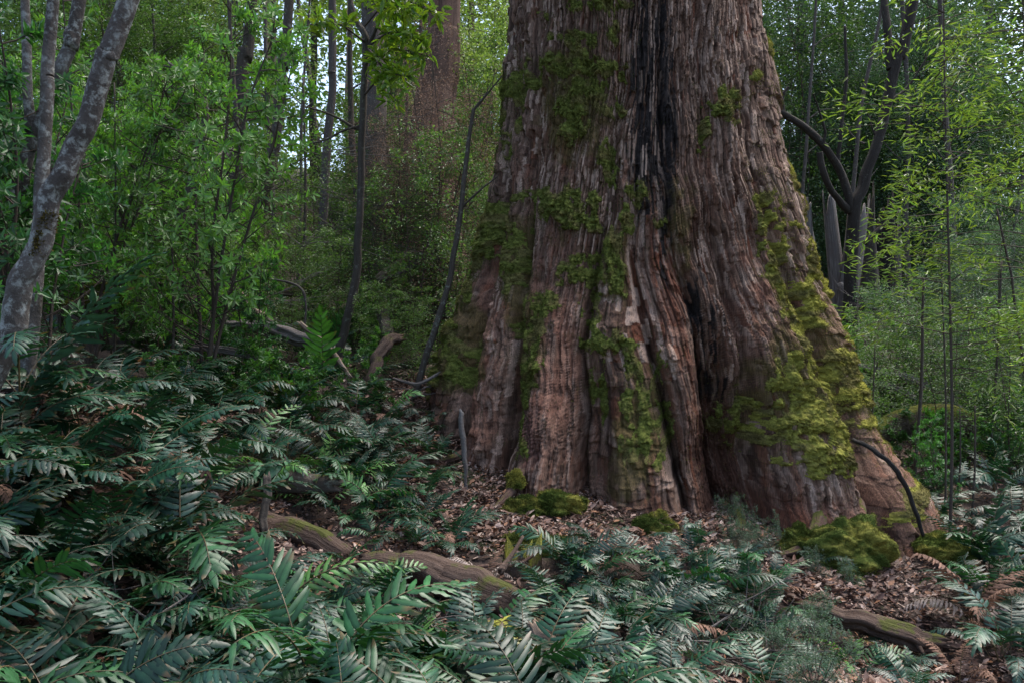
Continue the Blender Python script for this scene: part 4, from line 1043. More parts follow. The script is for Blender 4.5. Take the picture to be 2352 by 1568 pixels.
def build_stems():
    # leaning lichened trunks at the side
    e = stem_tree('lichened_tree', [([(302, -10, 4.3), (240, 140, 4.3), (180, 320, 4.3), (118, 450, 4.3), (84, 560, 4.3), (48, 660, 4.3), (10, 780, 4.3), (-30, 900, 4.3)], [22, 23, 24, 25, 26, 28, 30, 33])],
                  M_LICHEN, 'thickest leaning grey trunk blotched with pale lichen', crown=('canopy', .36), sides=28, n=110, rough=.10, up=3)
    a = Acc(); rng = np.random.default_rng(9)
    p0 = at(97, 528, 4.3); base = e.location
    n = 900; k = rng.random(n); ang = -1.2 + 2.0 * rng.random(n) ** 1.5
    cx = 84 + (118 - 84) * (560 - (490 + 100 * k)) / 110.; cy = 490 + 100 * k
    V = np.array([at(x, y, 4.3) for x, y in zip(cx, cy)])
    N = np.stack([np.cos(ang), np.sin(ang), 0 * ang], -1); rad = 26 * F * 4.3
    V = V + N * rad - np.array(base)
    fuzz(a, V, N, np.tile([.085, .07, .018], (n, 1)), 1100, .016, rng)
    link('moss', a.mesh('moss', M_MOSS), [c for c in e.children if c.name.startswith('trunk')][0])
    stem_tree('straight_tree', [([(122, -10, 5.0), (108, 200, 5.0), (98, 420, 5.0), (84, 620, 5.0), (62, 860, 5.0), (40, 1000, 5.0)], [13, 14, 15, 16, 17, 19])],
              M_LICHEN, 'straighter slim grey trunk standing just behind the thickest leaning one', crown=('canopy', .34), sides=18, n=90, rough=.10)
    stem_tree('forked_tree', [([(188, -10, 5.6), (165, 80, 5.6), (130, 170, 5.6), (104, 250, 5.6), (70, 340, 5.6), (42, 440, 5.6), (14, 520, 5.6), (-20, 660, 5.6), (-50, 800, 5.6)], [15, 15, 15, 15, 19, 20, 21, 22, 23]),
                              ([(58, -60, 5.55), (60, 100, 5.55), (64, 220, 5.55), (72, 320, 5.58), (70, 345, 5.6)], [9, 10, 11, 13, 14])],
              M_LICHEN, 'slim trunk that forks into two stems behind the leaning lichened ones', crown=('canopy', .34), sides=16, n=80)
    # dark and grey trunks up the slope
    stem_tree('thin_tree', [([(578, -10, 14), (562, 120, 14), (552, 250, 14), (540, 380, 14), (530, 500, 14)], [13, 15, 16, 17, 19])], M_DARK, 'dark thin trunk standing next to the pale orange one', crown=('canopy', .8), rough=.1)
    stem_tree('thin_tree', [([(664, -10, 12), (650, 130, 12), (638, 280, 12), (615, 420, 12), (590, 560, 12), (570, 660, 12)], [11, 12, 12, 13, 13, 14])], M_DARK, 'thin dark trunk leaning beside the bright gap of sky', crown=('canopy', .7), rough=.1)
    stem_tree('pale_tree', [([(620, -10, 26), (622, 130, 26), (622, 260, 26), (620, 360, 26)], [14, 15, 16, 18])], M_PALEB, 'distant pale orange barked trunk between two dark thin ones', crown=('canopy', 1.6), rough=.06, up=8)
    stem_tree('pale_tree', [([(432, -10, 24), (433, 120, 24), (436, 300, 24)], [7, 7, 8])], M_GREYB, 'very thin distant grey trunk above the bright shrubs', crown=('canopy', 1.0), rough=.06, up=6)
    stem_tree('pale_tree', [([(395, -10, 27), (392, 150, 27), (390, 320, 27)], [9, 10, 11])], M_PALEB, 'distant pinkish trunk just behind the thinnest grey one', crown=('canopy', 1.2), rough=.06, up=6)
    stem_tree('mid_tree', [([(852, -10, 12.5), (856, 200, 12.5), (858, 400, 12.4), (864, 560, 12.2), (876, 680, 11.8), (885, 760, 11.2)], [26, 27, 28, 30, 33, 26])], M_GREYB, 'grey mid-sized trunk whose mossy foot curves out over the slope', crown=('canopy', 1.0), rough=.10, flute=.05, sides=20)
    stem_tree('dark_sapling', [([(842, 110, 9), (834, 220, 9), (828, 380, 9), (826, 500, 9), (818, 620, 9), (800, 720, 9), (784, 790, 9)], [7, 8, 8, 9, 10, 10, 11]),
                               ([(800, -20, 9.1), (815, 40, 9.05), (838, 80, 9), (842, 115, 9)], [7, 7, 8, 8]), ([(895, -15, 8.8), (870, 50, 8.9), (842, 120, 9)], [3, 4, 5]), ([(705, 245, 8.8), (760, 265, 8.9), (828, 300, 9)], [1.5, 2.5, 4]),
                               ([(690, 330, 8.7), (740, 325, 8.8), (790, 300, 8.9), (829, 290, 9)], [1.5, 2.5, 3, 3.5])],
              M_DARK, 'crooked dark sapling with bare twigs in front of the grey trunk', rough=.1, up=0, sides=10)
    cs = [o for o in COL.objects if o.name.startswith('dark_sapling')][0]
    rr = np.random.default_rng(91); fa = Acc(); st = Acc(); b0 = cs.location
    LPs, LDs = [], []
    for (x0, y0, x1, y1) in [(842, 110, 960, 90), (838, 60, 930, 20), (834, 150, 985, 130), (836, 220, 930, 175), (840, 20, 1000, 30), (842, 110, 905, 235), (800, -20, 880, -5), (842, 100, 700, 60)]:
        p0, p1 = at(x0, y0, 9), at(x1, y1, 8.2)
        pm = (p0 + p1) / 2 + Vector((0, 0, .12))
        C = tube(st, [p0 - b0, pm - b0, p1 - b0], [.014, .004], n=12, sides=5)
        for k in range(4, 12):
            for q in range(5):
                d = np.array([rr.normal(), rr.normal(), rr.normal() * .5 - .1]); d /= np.linalg.norm(d)
                e_ = C[k] + d * .16 * rr.random(); tube(st, [C[k], e_], [.003, .002], n=3, sides=3, cap=False)
                for w in range(3):
                    LPs.append(e_); LDs.append(d + .7 * rr.standard_normal(3))
    n = len(LPs); ll = .10 + .06 * rr.random(n)
    V, Q, CC = leaf_arrays(np.array(LPs), np.array(LDs), np.array([0, 0, 1.]) + .5 * rr.standard_normal((n, 3)), ll, ll * .3, tints(n, (.11, .21, .03), .2, .5, rr), .3, .2)
    link('foliage', mesh_np('foliage', V, Q, col=CC, mats=[M_LEAF]), cs); link('leafy_twig', st.mesh('leafy_twig', M_STEM), cs)
    stem_tree('shaggy_tree', [([(1020, -10, 13.6), (1015, 80, 13.5), (1005, 200, 13.4), (990, 340, 13.2), (985, 480, 13), (985, 620, 12.8), (985, 730, 12.6)], [32, 36, 46, 62, 72, 80, 92])],
              M_REDB, 'broad reddish shaggy-barked trunk hung with dead twigs', crown=('canopy', 1.4), rough=.03, flute=.26, sides=110, n=140)
    stem_tree('thin_tree', [([(765, -10, 13.5), (762, 180, 13.5), (752, 320, 13.5), (742, 480, 13.5), (735, 600, 13.5)], [9, 9, 10, 11, 12])], M_GREYB, 'slim grey trunk half hidden in fine leaves beside the crooked sapling', crown=('canopy', .8), rough=.1)
    stem_tree('thin_sapling', [([(1088, 250, 8.3), (1075, 330, 8.3), (1062, 440, 8.3), (1050, 540, 8.3), (1032, 640, 8.3), (1010, 720, 8.3), (985, 800, 8.3)], [4, 5, 6, 6.5, 7, 7.5, 8]),
                               ([(1152, 175, 8.1), (1120, 215, 8.2), (1088, 252, 8.3)], [1.5, 2.2, 3.5]), ([(1142, 405, 8.1), (1100, 440, 8.2), (1062, 475, 8.3)], [1.5, 2.2, 3.2]), ([(1128, 190, 8.2), (1105, 235, 8.25), (1086, 256, 8.3)], [1, 1.6, 2.4])],
              M_DARK, 'bare thin sapling with two side twigs beside the colossal trunk', rough=.08, up=0, sides=8)
    for (px, py0, py1, d, w, lab) in [(262, 190, 760, 7.2, 2.6, 'thread-thin stem rising through the bright shrubs'), (697, 170, 640, 11, 3.6, 'thin stem with a forked top against the pale sky gap'), (395, 560, 830, 7, 3, 'short thin dark stem among the low shrubs'),
                                      (930, 60, 330, 12, 4, 'thin stem beside the shaggy trunk')]:
        stem_tree('thin_sapling', [([(px, py0, d), (px + 4, (py0 + py1) / 2, d), (px + 2, py1, d)], [w * .6, w, w * 1.2])], M_DARK, lab, 'sapling', up=0, sides=6, n=24, rough=.05)
    # the far side: curved dark trunks
    stem_tree('curved_tree', [([(2100, -10, 14), (2062, 110, 14), (2042, 220, 14), (2022, 310, 14), (1990, 400, 14), (1966, 480, 14), (1958, 580, 14), (1955, 680, 14)], [14, 13, 12, 12, 13, 15, 17, 20]),
                              ([(1772, 246, 13.6), (1800, 262, 13.7), (1850, 295, 13.8), (1895, 340, 13.9), (1930, 395, 14), (1948, 450, 14), (1962, 500, 14)], [7, 8, 8, 9, 9.5, 10, 11]), ([(1810, 200, 13.7), (1795, 225, 13.7), (1800, 262, 13.7)], [3, 5, 6]), ([(1868, 215, 13.6), (1880, 250, 13.7), (1895, 300, 13.8), (1890, 335, 13.85)], [1.5, 2, 3, 4]), ([(2130, 130, 14.1), (2085, 200, 14.1), (2040, 235, 14)], [1.5, 3, 4]), ([(1990, 250, 14.1), (2005, 300, 14), (2018, 330, 14)], [1, 2, 3]), ([(2110, 470, 14), (2050, 500, 14), (1985, 560, 14)], [2, 4, 6]),
                              ([(1882, 350, 13.7), (1892, 400, 13.7), (1915, 445, 13.8), (1950, 485, 14)], [7, 8, 8, 9]), ([(1940, 60, 14.2), (1944, 180, 14.1), (1932, 300, 14), (1925, 380, 14)], [3, 4, 4, 5]),
                              ([(2030, -10, 14.3), (2040, 90, 14.1), (2045, 160, 14)], [8, 9, 9])],
              M_BOUGH, 'dark tree with a curving bough that forks low above the grey slab stump', crown=('canopy', .9), rough=.22, sides=18, n=110, flute=.22)
    # slab stump, hollow
    base = gp(1985, 15.4)
    e = thing('hollow_stump', base, 'weathered hollow stump with tall grey slabs around a black cavity', 'stump')
    def slab(a0, a1, w0, w1, th, d, mat, part):
        acc = Acc(); n = 26; r = np.random.default_rng(int(a0[0]))
        p0 = at(a0[0], a0[1], d); p1 = at(a1[0], a1[1], d); k = 9
        t = np.linspace(0, 1, n)[:, None]
        C = np.array(p0) * (1 - t) + np.array(p1) * t
        wv = (w0 + (w1 - w0) * t[:, 0]) * F * d / 2
        u = np.linspace(-1, 1, k)
        ragged = (r.random(k) - .35) * 1.1
        front = C[:, None, :] + np.array([1, 0, 0]) * (wv[:, None] * u[None])[..., None]
        front = front + np.array([0, -1.0, 0]) * (th * (1 - u ** 2)[None] + .05 * (fbm2(u[None] * 3 + 9, t * 2.0, int(a0[0]), 2) - .5))[..., None]
        for q in range(9): front[q, :, 2] += ragged * .7 * (1 - q / 9.0) ** 1.5
        back = front + np.array([0, .07, 0])
        V = np.concatenate([front.reshape(-1, 3), back.reshape(-1, 3)]) - np.array(base)
        i = np.arange(n * k).reshape(n, k); j = i + n * k
        Q = [np.stack([i[:-1, :-1], i[1:, :-1], i[1:, 1:], i[:-1, 1:]], -1).reshape(-1, 4), np.stack([j[:-1, :-1], j[:-1, 1:], j[1:, 1:], j[1:, :-1]], -1).reshape(-1, 4)]
        Q += [np.stack([i[0, :-1], i[0, 1:], j[0, 1:], j[0, :-1]], -1), np.stack([i[:-1, 0], j[:-1, 0], j[1:, 0], i[1:, 0]], -1), np.stack([i[:-1, -1], i[1:, -1], j[1:, -1], j[:-1, -1]], -1)]
        uv = np.stack(np.broadcast_arrays(t * (p0 - p1).length, u[None] * wv.mean()), -1).reshape(-1, 2)
        acc.add(V, np.concatenate(Q), uv=np.concatenate([uv, uv]))
        link(part, acc.mesh(part, mat, True), e)
    slab((1904, 468), (1936, 730), 26, 44, .10, 15.0, M_GREYWOOD, 'slab')
    slab((1975, 488), (1942, 735), 46, 44, .12, 14.8, M_GREYWOOD, 'slab')
    slab((1858, 500), (1875, 700), 18, 30, .06, 16.0, M_GREYWOOD, 'slab')
    slab((2000, 474), (2000, 730), 8, 58, .14, 15.4, M_DARK, 'slab')
    slab((2042, 492), (2046, 730), 22, 66, .14, 15.6, M_BLACKWOOD, 'slab')  # black slab standing in for the darkness of the hollow
    slab((2066, 530), (2066, 720), 5, 14, .05, 15.7, M_GREYWOOD, 'slab')
    slab((2018, 540), (2015, 735), 70, 130, -.35, 16.4, M_BLACKWOOD, 'cavity_wall')  # shade inside the hollow is put into the black wood colour
    a = Acc(); P = [at(1928, 650, 14.6), at(1946, 700, 14.6), at(1952, 760, 14.6), at(1956, 800, 14.6)]
    tube(a, local(P, base), [.05, .12, .16, .18], n=20, sides=10, rough=.25, flute=.3, seed=4); link('root_spur', a.mesh('root_spur', M_GREYWOOD, True), e)
    # slender stems on that side
    for (x0, y0, x1, y1, d, w, lab) in [(2122, 640, 2098, 1150, 8.2, 6.5, 'brown slender stem, nearest to the giant root'), (2160, 560, 2172, 1180, 7.4, 4, 'slender stem touching the yellow green sapling'), (2300, 600, 2268, 1080, 9, 5.5, 'slender dark stem by the edge, behind the needle bushes'),
                                        (2240, 930, 2228, 1230, 7.6, 4.2, 'short dark stem rising between ferns at the edge'), (1988, 960, 1975, 1090, 8.4, 3, 'reddish thin stem rising right beside the mossy flank of the giant tree'), (2205, 940, 2196, 1180, 8, 3.4, 'thin stem among dim leaves near the fallen mossy log'),
                                        (2290, 480, 2340, 760, 8, 5, 'stem slanting away at the edge of view')]:
        if lab.startswith('reddish'): x0, y0, x1, y1 = 2010, 790, 1985, 1130
        stem_tree('thin_sapling', [([(x0, y0, d), ((x0 + x1) / 2 + 5, (y0 + y1) / 2, d), (x1, y1, d)], [w * .42, w * .58, w * .7])], M_DARK, lab, 'sapling', up=0, sides=7, n=24, rough=.05)
    rs = random.Random(12)
    for (x0, x1, d0, d1, cnt, label, group) in [(480, 900, 12, 19, 9, 'thin leaning trunk in the fine-leaved wood up the slope', 'thin trunks up the slope'), (1800, 2330, 15, 22, 5, 'thin dim trunk in the wood past the giant tree', 'thin trunks past the giant tree'), (120, 480, 12, 18, 5, 'thin trunk behind the bright broad-leaved shrubs', 'thin trunks behind the bright shrubs')]:
        for k in range(cnt):
            d = rs.uniform(d0, d1); px = x0 + (x1 - x0) * (k + rs.random()) / cnt; g = gp(px, d); gy = 784 - (g.z - CAMZ) / (F * d); lean = rs.uniform(-110, 110); w = rs.uniform(4, 9)
            br = []
            for q in range(3):
                yy = rs.uniform(.1, .7) * gy; xx = px + lean * (1 - yy / gy); sx = rs.choice([-1, 1]) * rs.uniform(30, 80)
                br.append(([(xx + sx, yy - rs.uniform(20, 70), d), (xx + sx * .5, yy - 18, d), (xx, yy, d)], [.8, 1.4, 2.2]))
            stem_tree('thin_tree', [([(px + lean, -30, d), (px + lean * .55 + rs.uniform(-9, 9), gy * .35, d), (px + lean * .2 + rs.uniform(-9, 9), gy * .7, d), (px, gy + 6, d)], [w * .6, w * .75, w * .9, w])] + br, rs.choice([M_DARK, M_GREYB]), label, rough=.1, up=5, sides=9, n=40, group=group)
    # dead wood up the slope
    stem_tree('bent_snag', [([(388, 142, 9), (420, 175, 9), (462, 225, 9), (471, 262, 9), (470, 300, 9), (458, 345, 9), (448, 380, 9)], [3, 5, 7, 8, 9, 9, 10]), ([(430, 222, 9), (450, 232, 9), (466, 240, 9)], [2, 3, 3]), ([(362, 150, 9), (390, 155, 9), (412, 165, 9)], [1.2, 2, 2.5]), ([(485, 205, 8.9), (472, 222, 9), (466, 232, 9)], [1.2, 2, 2.5])],
              M_DARK, 'bent dead snag hooked over the bright shrubs', 'dead tree', up=0, sides=9, n=40)
    log('broken_log', [(448, 392, 9.6), (478, 372, 9.8), (515, 350, 10)], [13, 15, 12], M_GREYWOOD, 'splintered grey log end sticking out behind the bent snag', flute=.35)
    log('crooked_stick', [(455, 640, 8.6), (520, 648, 8.5), (590, 642, 8.5), (650, 646, 8.4), (690, 662, 8.3), (702, 700, 8.3), (698, 770, 8.3)], [1.6, 2.2, 2.5, 2.8, 3, 2.8, 2.4], M_GREYB, 'crooked grey stick bent down at one end', 'stick', flute=0, sides=8)
    log('white_log', [(868, 640, 10.6), (910, 606, 10.8), (948, 578, 11)], [9, 8, 6], M_PALEWOOD, 'bare white broken log propped against the shaggy trunk')
    log('leaning_branch', [(872, 646, 10.4), (920, 628, 10.5), (948, 614, 10.6), (968, 585, 10.7)], [7, 7, 6, 4], M_DARK, 'dark branch under the bare white log', 'branch')
    log('mossy_log', [(640, 672, 10.5), (720, 668, 10.6), (790, 640, 10.8)], [10, 12, 9], M_MOSSLOG, 'thin mossy log lying behind the crooked stick')
    log_with('fallen_log', [(505, 752, 8.2), (570, 752, 8.1), (640, 762, 8.0), (700, 780, 7.9), (748, 802, 7.8)], [13, 15, 16, 14, 8], M_GREYWOOD, 'grey fallen log above the fern slope with a broken stub', [([(592, 730, 8.2), (572, 705, 8.3), (552, 686, 8.4)], [9, 8, 8])], flute=.25)
    log('curved_root', [(912, 776, 8.75), (888, 790, 8.6), (868, 822, 8.45), (857, 862, 8.3), (848, 930, 8.1)], [12, 16, 15, 16, 11], M_LOG, 'short mossy weathered root chunk arching down beside the litter bank', 'root', rough=.12, flute=.14, n=80, sides=30)
    log('mossy_trunk_log', [(872, 690, 10.4), (882, 730, 9.8), (892, 775, 9.0)], [13, 14, 15], M_DARK, 'yellow mossed stem dropping behind the cream root')
    log('dark_log', [(870, 704, 11.2), (940, 716, 11), (1010, 722, 10.8), (1060, 720, 10.6)], [14, 16, 15, 10], M_DARK, 'dark mossy log lying across under the shaggy trunk')
    log('bleached_log', [(440, 800, 7.6), (530, 806, 7.5), (640, 838, 7.4)], [6, 8, 6], M_GREYWOOD, 'bleached broken log lying across the slope above the fern bank', flute=.35)
    log('bleached_branch', [(690, 742, 8.0), (752, 796, 7.8), (806, 862, 7.6)], [4.5, 6, 4], M_PALEWOOD, 'pale split branch slanting down near the bright upright fern', 'branch', flute=.35)
    log('bleached_branch', [(905, 868, 8.2), (960, 880, 8.0), (1020, 850, 8.1)], [3, 4, 3], M_GREYWOOD, 'thin grey branch on the litter between the root chunk and the mossy flank', 'branch', flute=.2)
    log('bleached_branch', [(545, 668, 8.4), (580, 712, 8.2), (622, 742, 8.1)], [6, 8, 7], M_PALEWOOD, 'short pale broken limb leaning on the grey fallen log', 'branch', flute=.35)
    log('dark_log', [(900, 850, 9.4), (960, 830, 9.5), (1030, 812, 9.6)], [9, 11, 12], M_DARK, 'dark broken log between the cream root and the mossy tree flank')
    log('grey_pole', [(1040, 598, 13), (1080, 598, 13), (1125, 606, 13)], [10, 11, 11], M_GREYB, 'grey log seen end-on behind the mossy flank')
    # logs on the far side
    log('cracked_log', [(1965, 842, 11.2), (2040, 858, 11), (2110, 880, 10.8), (2180, 925, 10.6), (2230, 960, 10.5)], [9, 14, 17, 14, 10], M_GREYWOOD, 'cracked grey log sloping down through seedlings', flute=.4)
    log('cracked_log', [(1975, 872, 10.8), (2050, 890, 10.6), (2120, 922, 10.4)], [5, 7, 6], M_GREYWOOD, 'narrow grey split piece under the cracked log', flute=.4)
    log('mossy_log', [(2010, 1000, 9.2), (2080, 972, 9.3), (2160, 962, 9.5), (2240, 975, 9.8)], [26, 34, 36, 26], M_MOSSLOG, 'thick mossy log with black shade under it')
    log('brown_log', [(2200, 950, 11), (2270, 962, 11), (2370, 965, 11)], [10, 13, 14], M_LOG, 'brown log end lying beyond the mossy one')
    log('bent_stick', [(1960, 1010, 6.9), (1985, 1020, 6.75), (2015, 1040, 6.65), (2045, 1062, 6.6), (2062, 1085, 6.6), (2082, 1120, 6.6), (2105, 1180, 6.6), (2120, 1230, 6.6)], [4.5, 5.5, 6, 6, 6, 5, 5, 4], M_BLACKWOOD, 'black bent stick resting on the giant root', 'stick', flute=0, sides=9)
    giant = [o for o in COL.objects if o.name == 'giant_tree'][0]; go = giant.location
    for (path, w) in [([(1215, 1000, 6.75), (1205, 1060, 6.65), (1180, 1120, 6.5), (1140, 1165, 6.3), (1100, 1190, 6.1)], [15, 15, 12, 8, 4]), ([(1110, 1000, 7.5), (1085, 1030, 7.35), (1040, 1050, 7.2), (985, 1062, 7.1)], [16, 14, 9, 4]), ([(1860, 1150, 6.3), (1880, 1205, 6.25), (1840, 1255, 6.1), (1790, 1275, 5.95)], [24, 20, 12, 5]),
                      ([(2080, 1180, 6.75), (2120, 1235, 6.7), (2165, 1275, 6.6), (2230, 1310, 6.45)], [26, 22, 15, 6]), ([(1960, 1180, 6.4), (1985, 1230, 6.35), (2030, 1290, 6.2), (2060, 1330, 6.05)], [26, 22, 14, 6]), ([(1690, 1170, 6.5), (1700, 1215, 6.4), (1670, 1250, 6.2)], [16, 12, 5])]:
        path = [(path[0][0], path[0][1] - 30, path[0][2] + .75), (path[1][0], path[1][1] - 6, path[1][2] + .22)] + path[2:]
        a = Acc(); P = pts(path); tube(a, local(P, go), [x * F * path[0][2] * .8 for x in w], n=50, sides=26, rough=.22, flute=.25, seed=int(path[0][0])); link('root', a.mesh('root', M_ROOT, True), giant)
    # near logs
    log_with('brown_log', [(840, 1292, 4.75), (930, 1298, 4.7), (1010, 1316, 4.62), (1090, 1348, 4.55), (1160, 1378, 4.5), (1225, 1395, 4.5)], [22, 34, 41, 44, 42, 34], M_LOG, 'big smooth brown log half buried in front of the litter slope', [([(1150, 1310, 4.6), (1180, 1268, 4.7), (1200, 1232, 4.8)], [9, 5, 4])], rough=.12, flute=.08)
    log('brown_log', [(495, 1195, 5.3), (560, 1204, 5.25), (640, 1216, 5.2), (720, 1240, 5.1), (790, 1278, 5.0)], [18, 28, 33, 31, 24], M_LOG, 'low brown log lying under ferns above the big one', flute=.08)
    log('dark_log', [(290, 1038, 5.8), (400, 1050, 5.75), (520, 1070, 5.7), (650, 1106, 5.6), (760, 1112, 5.6)], [12, 20, 24, 24, 18], M_DARK, 'half hidden dark log running through the thick fern bank')
    log_with('ledge_log', [(1830, 1392, 5.0), (1920, 1412, 4.92), (2010, 1436, 4.85), (2090, 1458, 4.8), (2160, 1475, 4.8)], [16, 24, 27, 26, 18], M_LOG, 'brown log holding back the pale litter like a ledge', [([(2085, 1450, 4.8), (2120, 1500, 4.7)], [10, 4])], flute=.22)
    log('mossy_boulder_root', [(1990, 1500, 5.0), (2080, 1520, 4.95), (2170, 1530, 4.9)], [34, 40, 34], M_MOSSLOG, 'dark mossed buried log in the shade under the ledge log', 'log')
    log('standing_stick', [(1058, 946, 6.6), (1062, 1000, 6.6), (1068, 1060, 6.6), (1071, 1125, 6.6)], [5, 6, 5.5, 4], M_GREYWOOD, 'grey dead stick standing upright in the litter', 'stick', flute=.15, sides=10)
    log('stake', [(616, 1096, 5.1), (612, 1140, 5.05), (604, 1215, 5.0)], [8, 9, 10], M_DARK, 'splintered dark stake poking up between ferns', 'stump', flute=.3)
    log('pale_log', [(1225, 1440, 3.6), (1280, 1490, 3.5), (1330, 1545, 3.4), (1370, 1600, 3.3)], [14, 20, 24, 26], M_PALEWOOD, 'pale broken log end pointing at the camera', flute=.3)
    log('brown_stick', [(1402, 1440, 4.1), (1428, 1490, 4.0), (1455, 1540, 3.9), (1490, 1600, 3.8)], [9, 13, 14, 15], M_LOG, 'brown stick lying steeply beside the bare twigs', 'stick')
    log('pale_log', [(-40, 1490, 3.1), (0, 1530, 3.05), (50, 1580, 3.0)], [20, 26, 28], M_PALEWOOD, 'pale mossy log tip in the corner')
    log('root_branch', [(1095, 1300, 4.9), (1150, 1296, 4.9), (1200, 1290, 4.9), (1246, 1260, 4.95)], [4, 5, 5, 3], M_REDB, 'thin red brown root lying above the big brown log', 'root', flute=0, sides=8)
    log('broken_stick', [(1002, 1180, 5.8), (1030, 1205, 5.75), (1050, 1235, 5.7)], [8, 10, 7], M_LOG, 'short broken brown stick lying on the litter slope', 'stick', flute=.2)
    log('vertical_stump', [(1200, 1300, 5.0), (1205, 1340, 5.0), (1208, 1400, 4.95)], [40, 44, 48], M_MOSSLOG, 'mossy black stump next to the end of the big brown log', 'stump', rough=.3)
    # bare tangled twigs
    r = random.Random(4)
    def twigs(px, py, d, n, spread, label, mat=M_GREYWOOD, L=.5):
        o = at(px, py, d); o.z = max(o.z, gz1(o.x, o.y))
        e = thing('twig_tangle', o, label, 'dead branch')
        for k in range(n):
            a = Acc(); p = Vector((r.uniform(-.05, .05),) * 3); Q = [p]; az = r.uniform(-.9, .9) * spread + (PI if r.random() < .5 else 0); el = r.uniform(-.05, .45)
            for q in range(4):
                az += r.uniform(-.35, .35); el += r.uniform(-.25, .15)
                p = p + Vector((math.cos(az), math.sin(az) * .6, math.sin(el))) * L / 4 * r.uniform(.6, 1.3); Q.append(p)
            C = tube(a, Q, [.006, .0022], n=14, sides=5)
            for s in range(3):
                j = r.randint(4, 11); b = Vector(C[j]); dv = Vector((r.uniform(-1, 1), r.uniform(-.5, .5), r.uniform(-.2, .8))).normalized()
                tube(a, [b, b + dv * L * .18, b + dv * L * .34 + Vector((0, 0, .03))], [.003, .001], n=6, sides=4)
            link('twig', a.mesh('twig', mat, True), e)
    twigs(1560, 1490, 4.2, 6, .8, 'bare forked twigs fanned over the shade beside the brown stick', L=.75)
    twigs(1690, 1500, 4.2, 4, .8, 'bare dead twigs in front of the needle-leaved shrubs', L=.6)
    twigs(1660, 1400, 4.7, 4, .8, 'grey twigs among the ferns below the hollow', L=.5)
    twigs(330, 1440, 3.5, 3, .8, 'thin pale twigs crossing the fern in the shaded corner', L=.6)
    twigs(860, 1470, 3.8, 3, .8, 'thin twigs poking out between ferns before the big brown log', L=.45)
    twigs(700, 560, 10, 6, 1.2, 'bare brittle twigs under the thin dark trunks', L=1.2)
    twigs(620, 430, 11, 6, 1.2, 'bare twiggy branch beside the thin dark leaning trunk', M_DARK, L=1.6)
    twigs(905, 470, 10.4, 7, 1.3, 'tangle of brown dead twigs against the shaggy trunk', M_DARK, L=1.6)
    twigs(775, 350, 10.3, 6, 1.2, 'grey bare twigs reaching out from the crooked sapling', L=1.5)
    twigs(560, 705, 8.4, 6, 1.2, 'bleached twigs over the grey fallen log', L=.9)
    twigs(975, 590, 10.6, 5, 1.2, 'fine dead twigs above the bare white log', L=1.1)
    twigs(2150, 900, 9.5, 5, 1.2, 'bare twigs over the thick mossy log', M_DARK, L=.9)
    twigs(2080, 720, 13, 5, 1.2, 'dead twigs lying before the hollow stump', L=1.3)
    twigs(960, 900, 8.2, 5, 1.0, 'fine twigs on the litter beside the mossy flank', L=.6)
    twigs(1420, 1225, 6.15, 5, 1.0, 'thin rootlets and twigs between the roots of the giant tree', M_REDB, L=.4)


# ------------------------------------------------------------------ moss mounds, litter, the far wood
def mound(px, py, d, rx, ry, rz, label, seed, pale=1.0):
    c = at(px, py, d); n = 90; m = 60
    th = np.linspace(0, 2 * PI, n, endpoint=False); ph = np.linspace(0, PI * .62, m)
    u = np.cos(th)[None] * np.sin(ph)[:, None]; v = np.sin(th)[None] * np.sin(ph)[:, None]; w = np.repeat(np.cos(ph)[:, None], n, 1)
    k = 1 + 1.15 * (fbm2(u * 1.8 + 20 + seed, v * 1.8 + w * 1.6 + 20, seed, 4) - .5) + .12 * (fbm2(u * 7 + 20, v * 7 + w * 5 + 20, seed + 3, 3) - .5)
    V = np.stack([u * rx * k, v * ry * k, w * rz * k], -1).reshape(-1, 3)
    i = np.arange(n * m).reshape(m, n); j = np.roll(i, -1, 1)
    Q = np.stack([i[:-1], i[1:], j[1:], j[:-1]], -1).reshape(-1, 4)
    g = fbm2(V[:, 0] * 9 + 30, V[:, 1] * 9 + V[:, 2] * 9 + 30, seed + 9, 3)[:, None]; g2 = vn2(V[:, 0] * 60 + 90, V[:, 1] * 60 + V[:, 2] * 60 + 90, seed)[:, None]
    C = (np.array([.045, .062, .012]) * (1 - sstep(.42, .7, g)) + np.array([.15, .145, .03]) * sstep(.42, .7, g)) * (.6 + .8 * g2) * pale * 1.4 * np.array([1.0, .97, 1.0])
    N = np.stack([u / rx, v / ry, w / rz], -1).reshape(-1, 3); N /= np.linalg.norm(N, axis=1)[:, None]
    a = Acc(); a.add(V, Q, col=C); fuzz(a, V, N, C * 1.2, 16000, .011, np.random.default_rng(seed))
    o = link('moss_mound', a.mesh('moss_mound', M_MOSS, True)); o.location = c
    tag(o, label, 'moss')


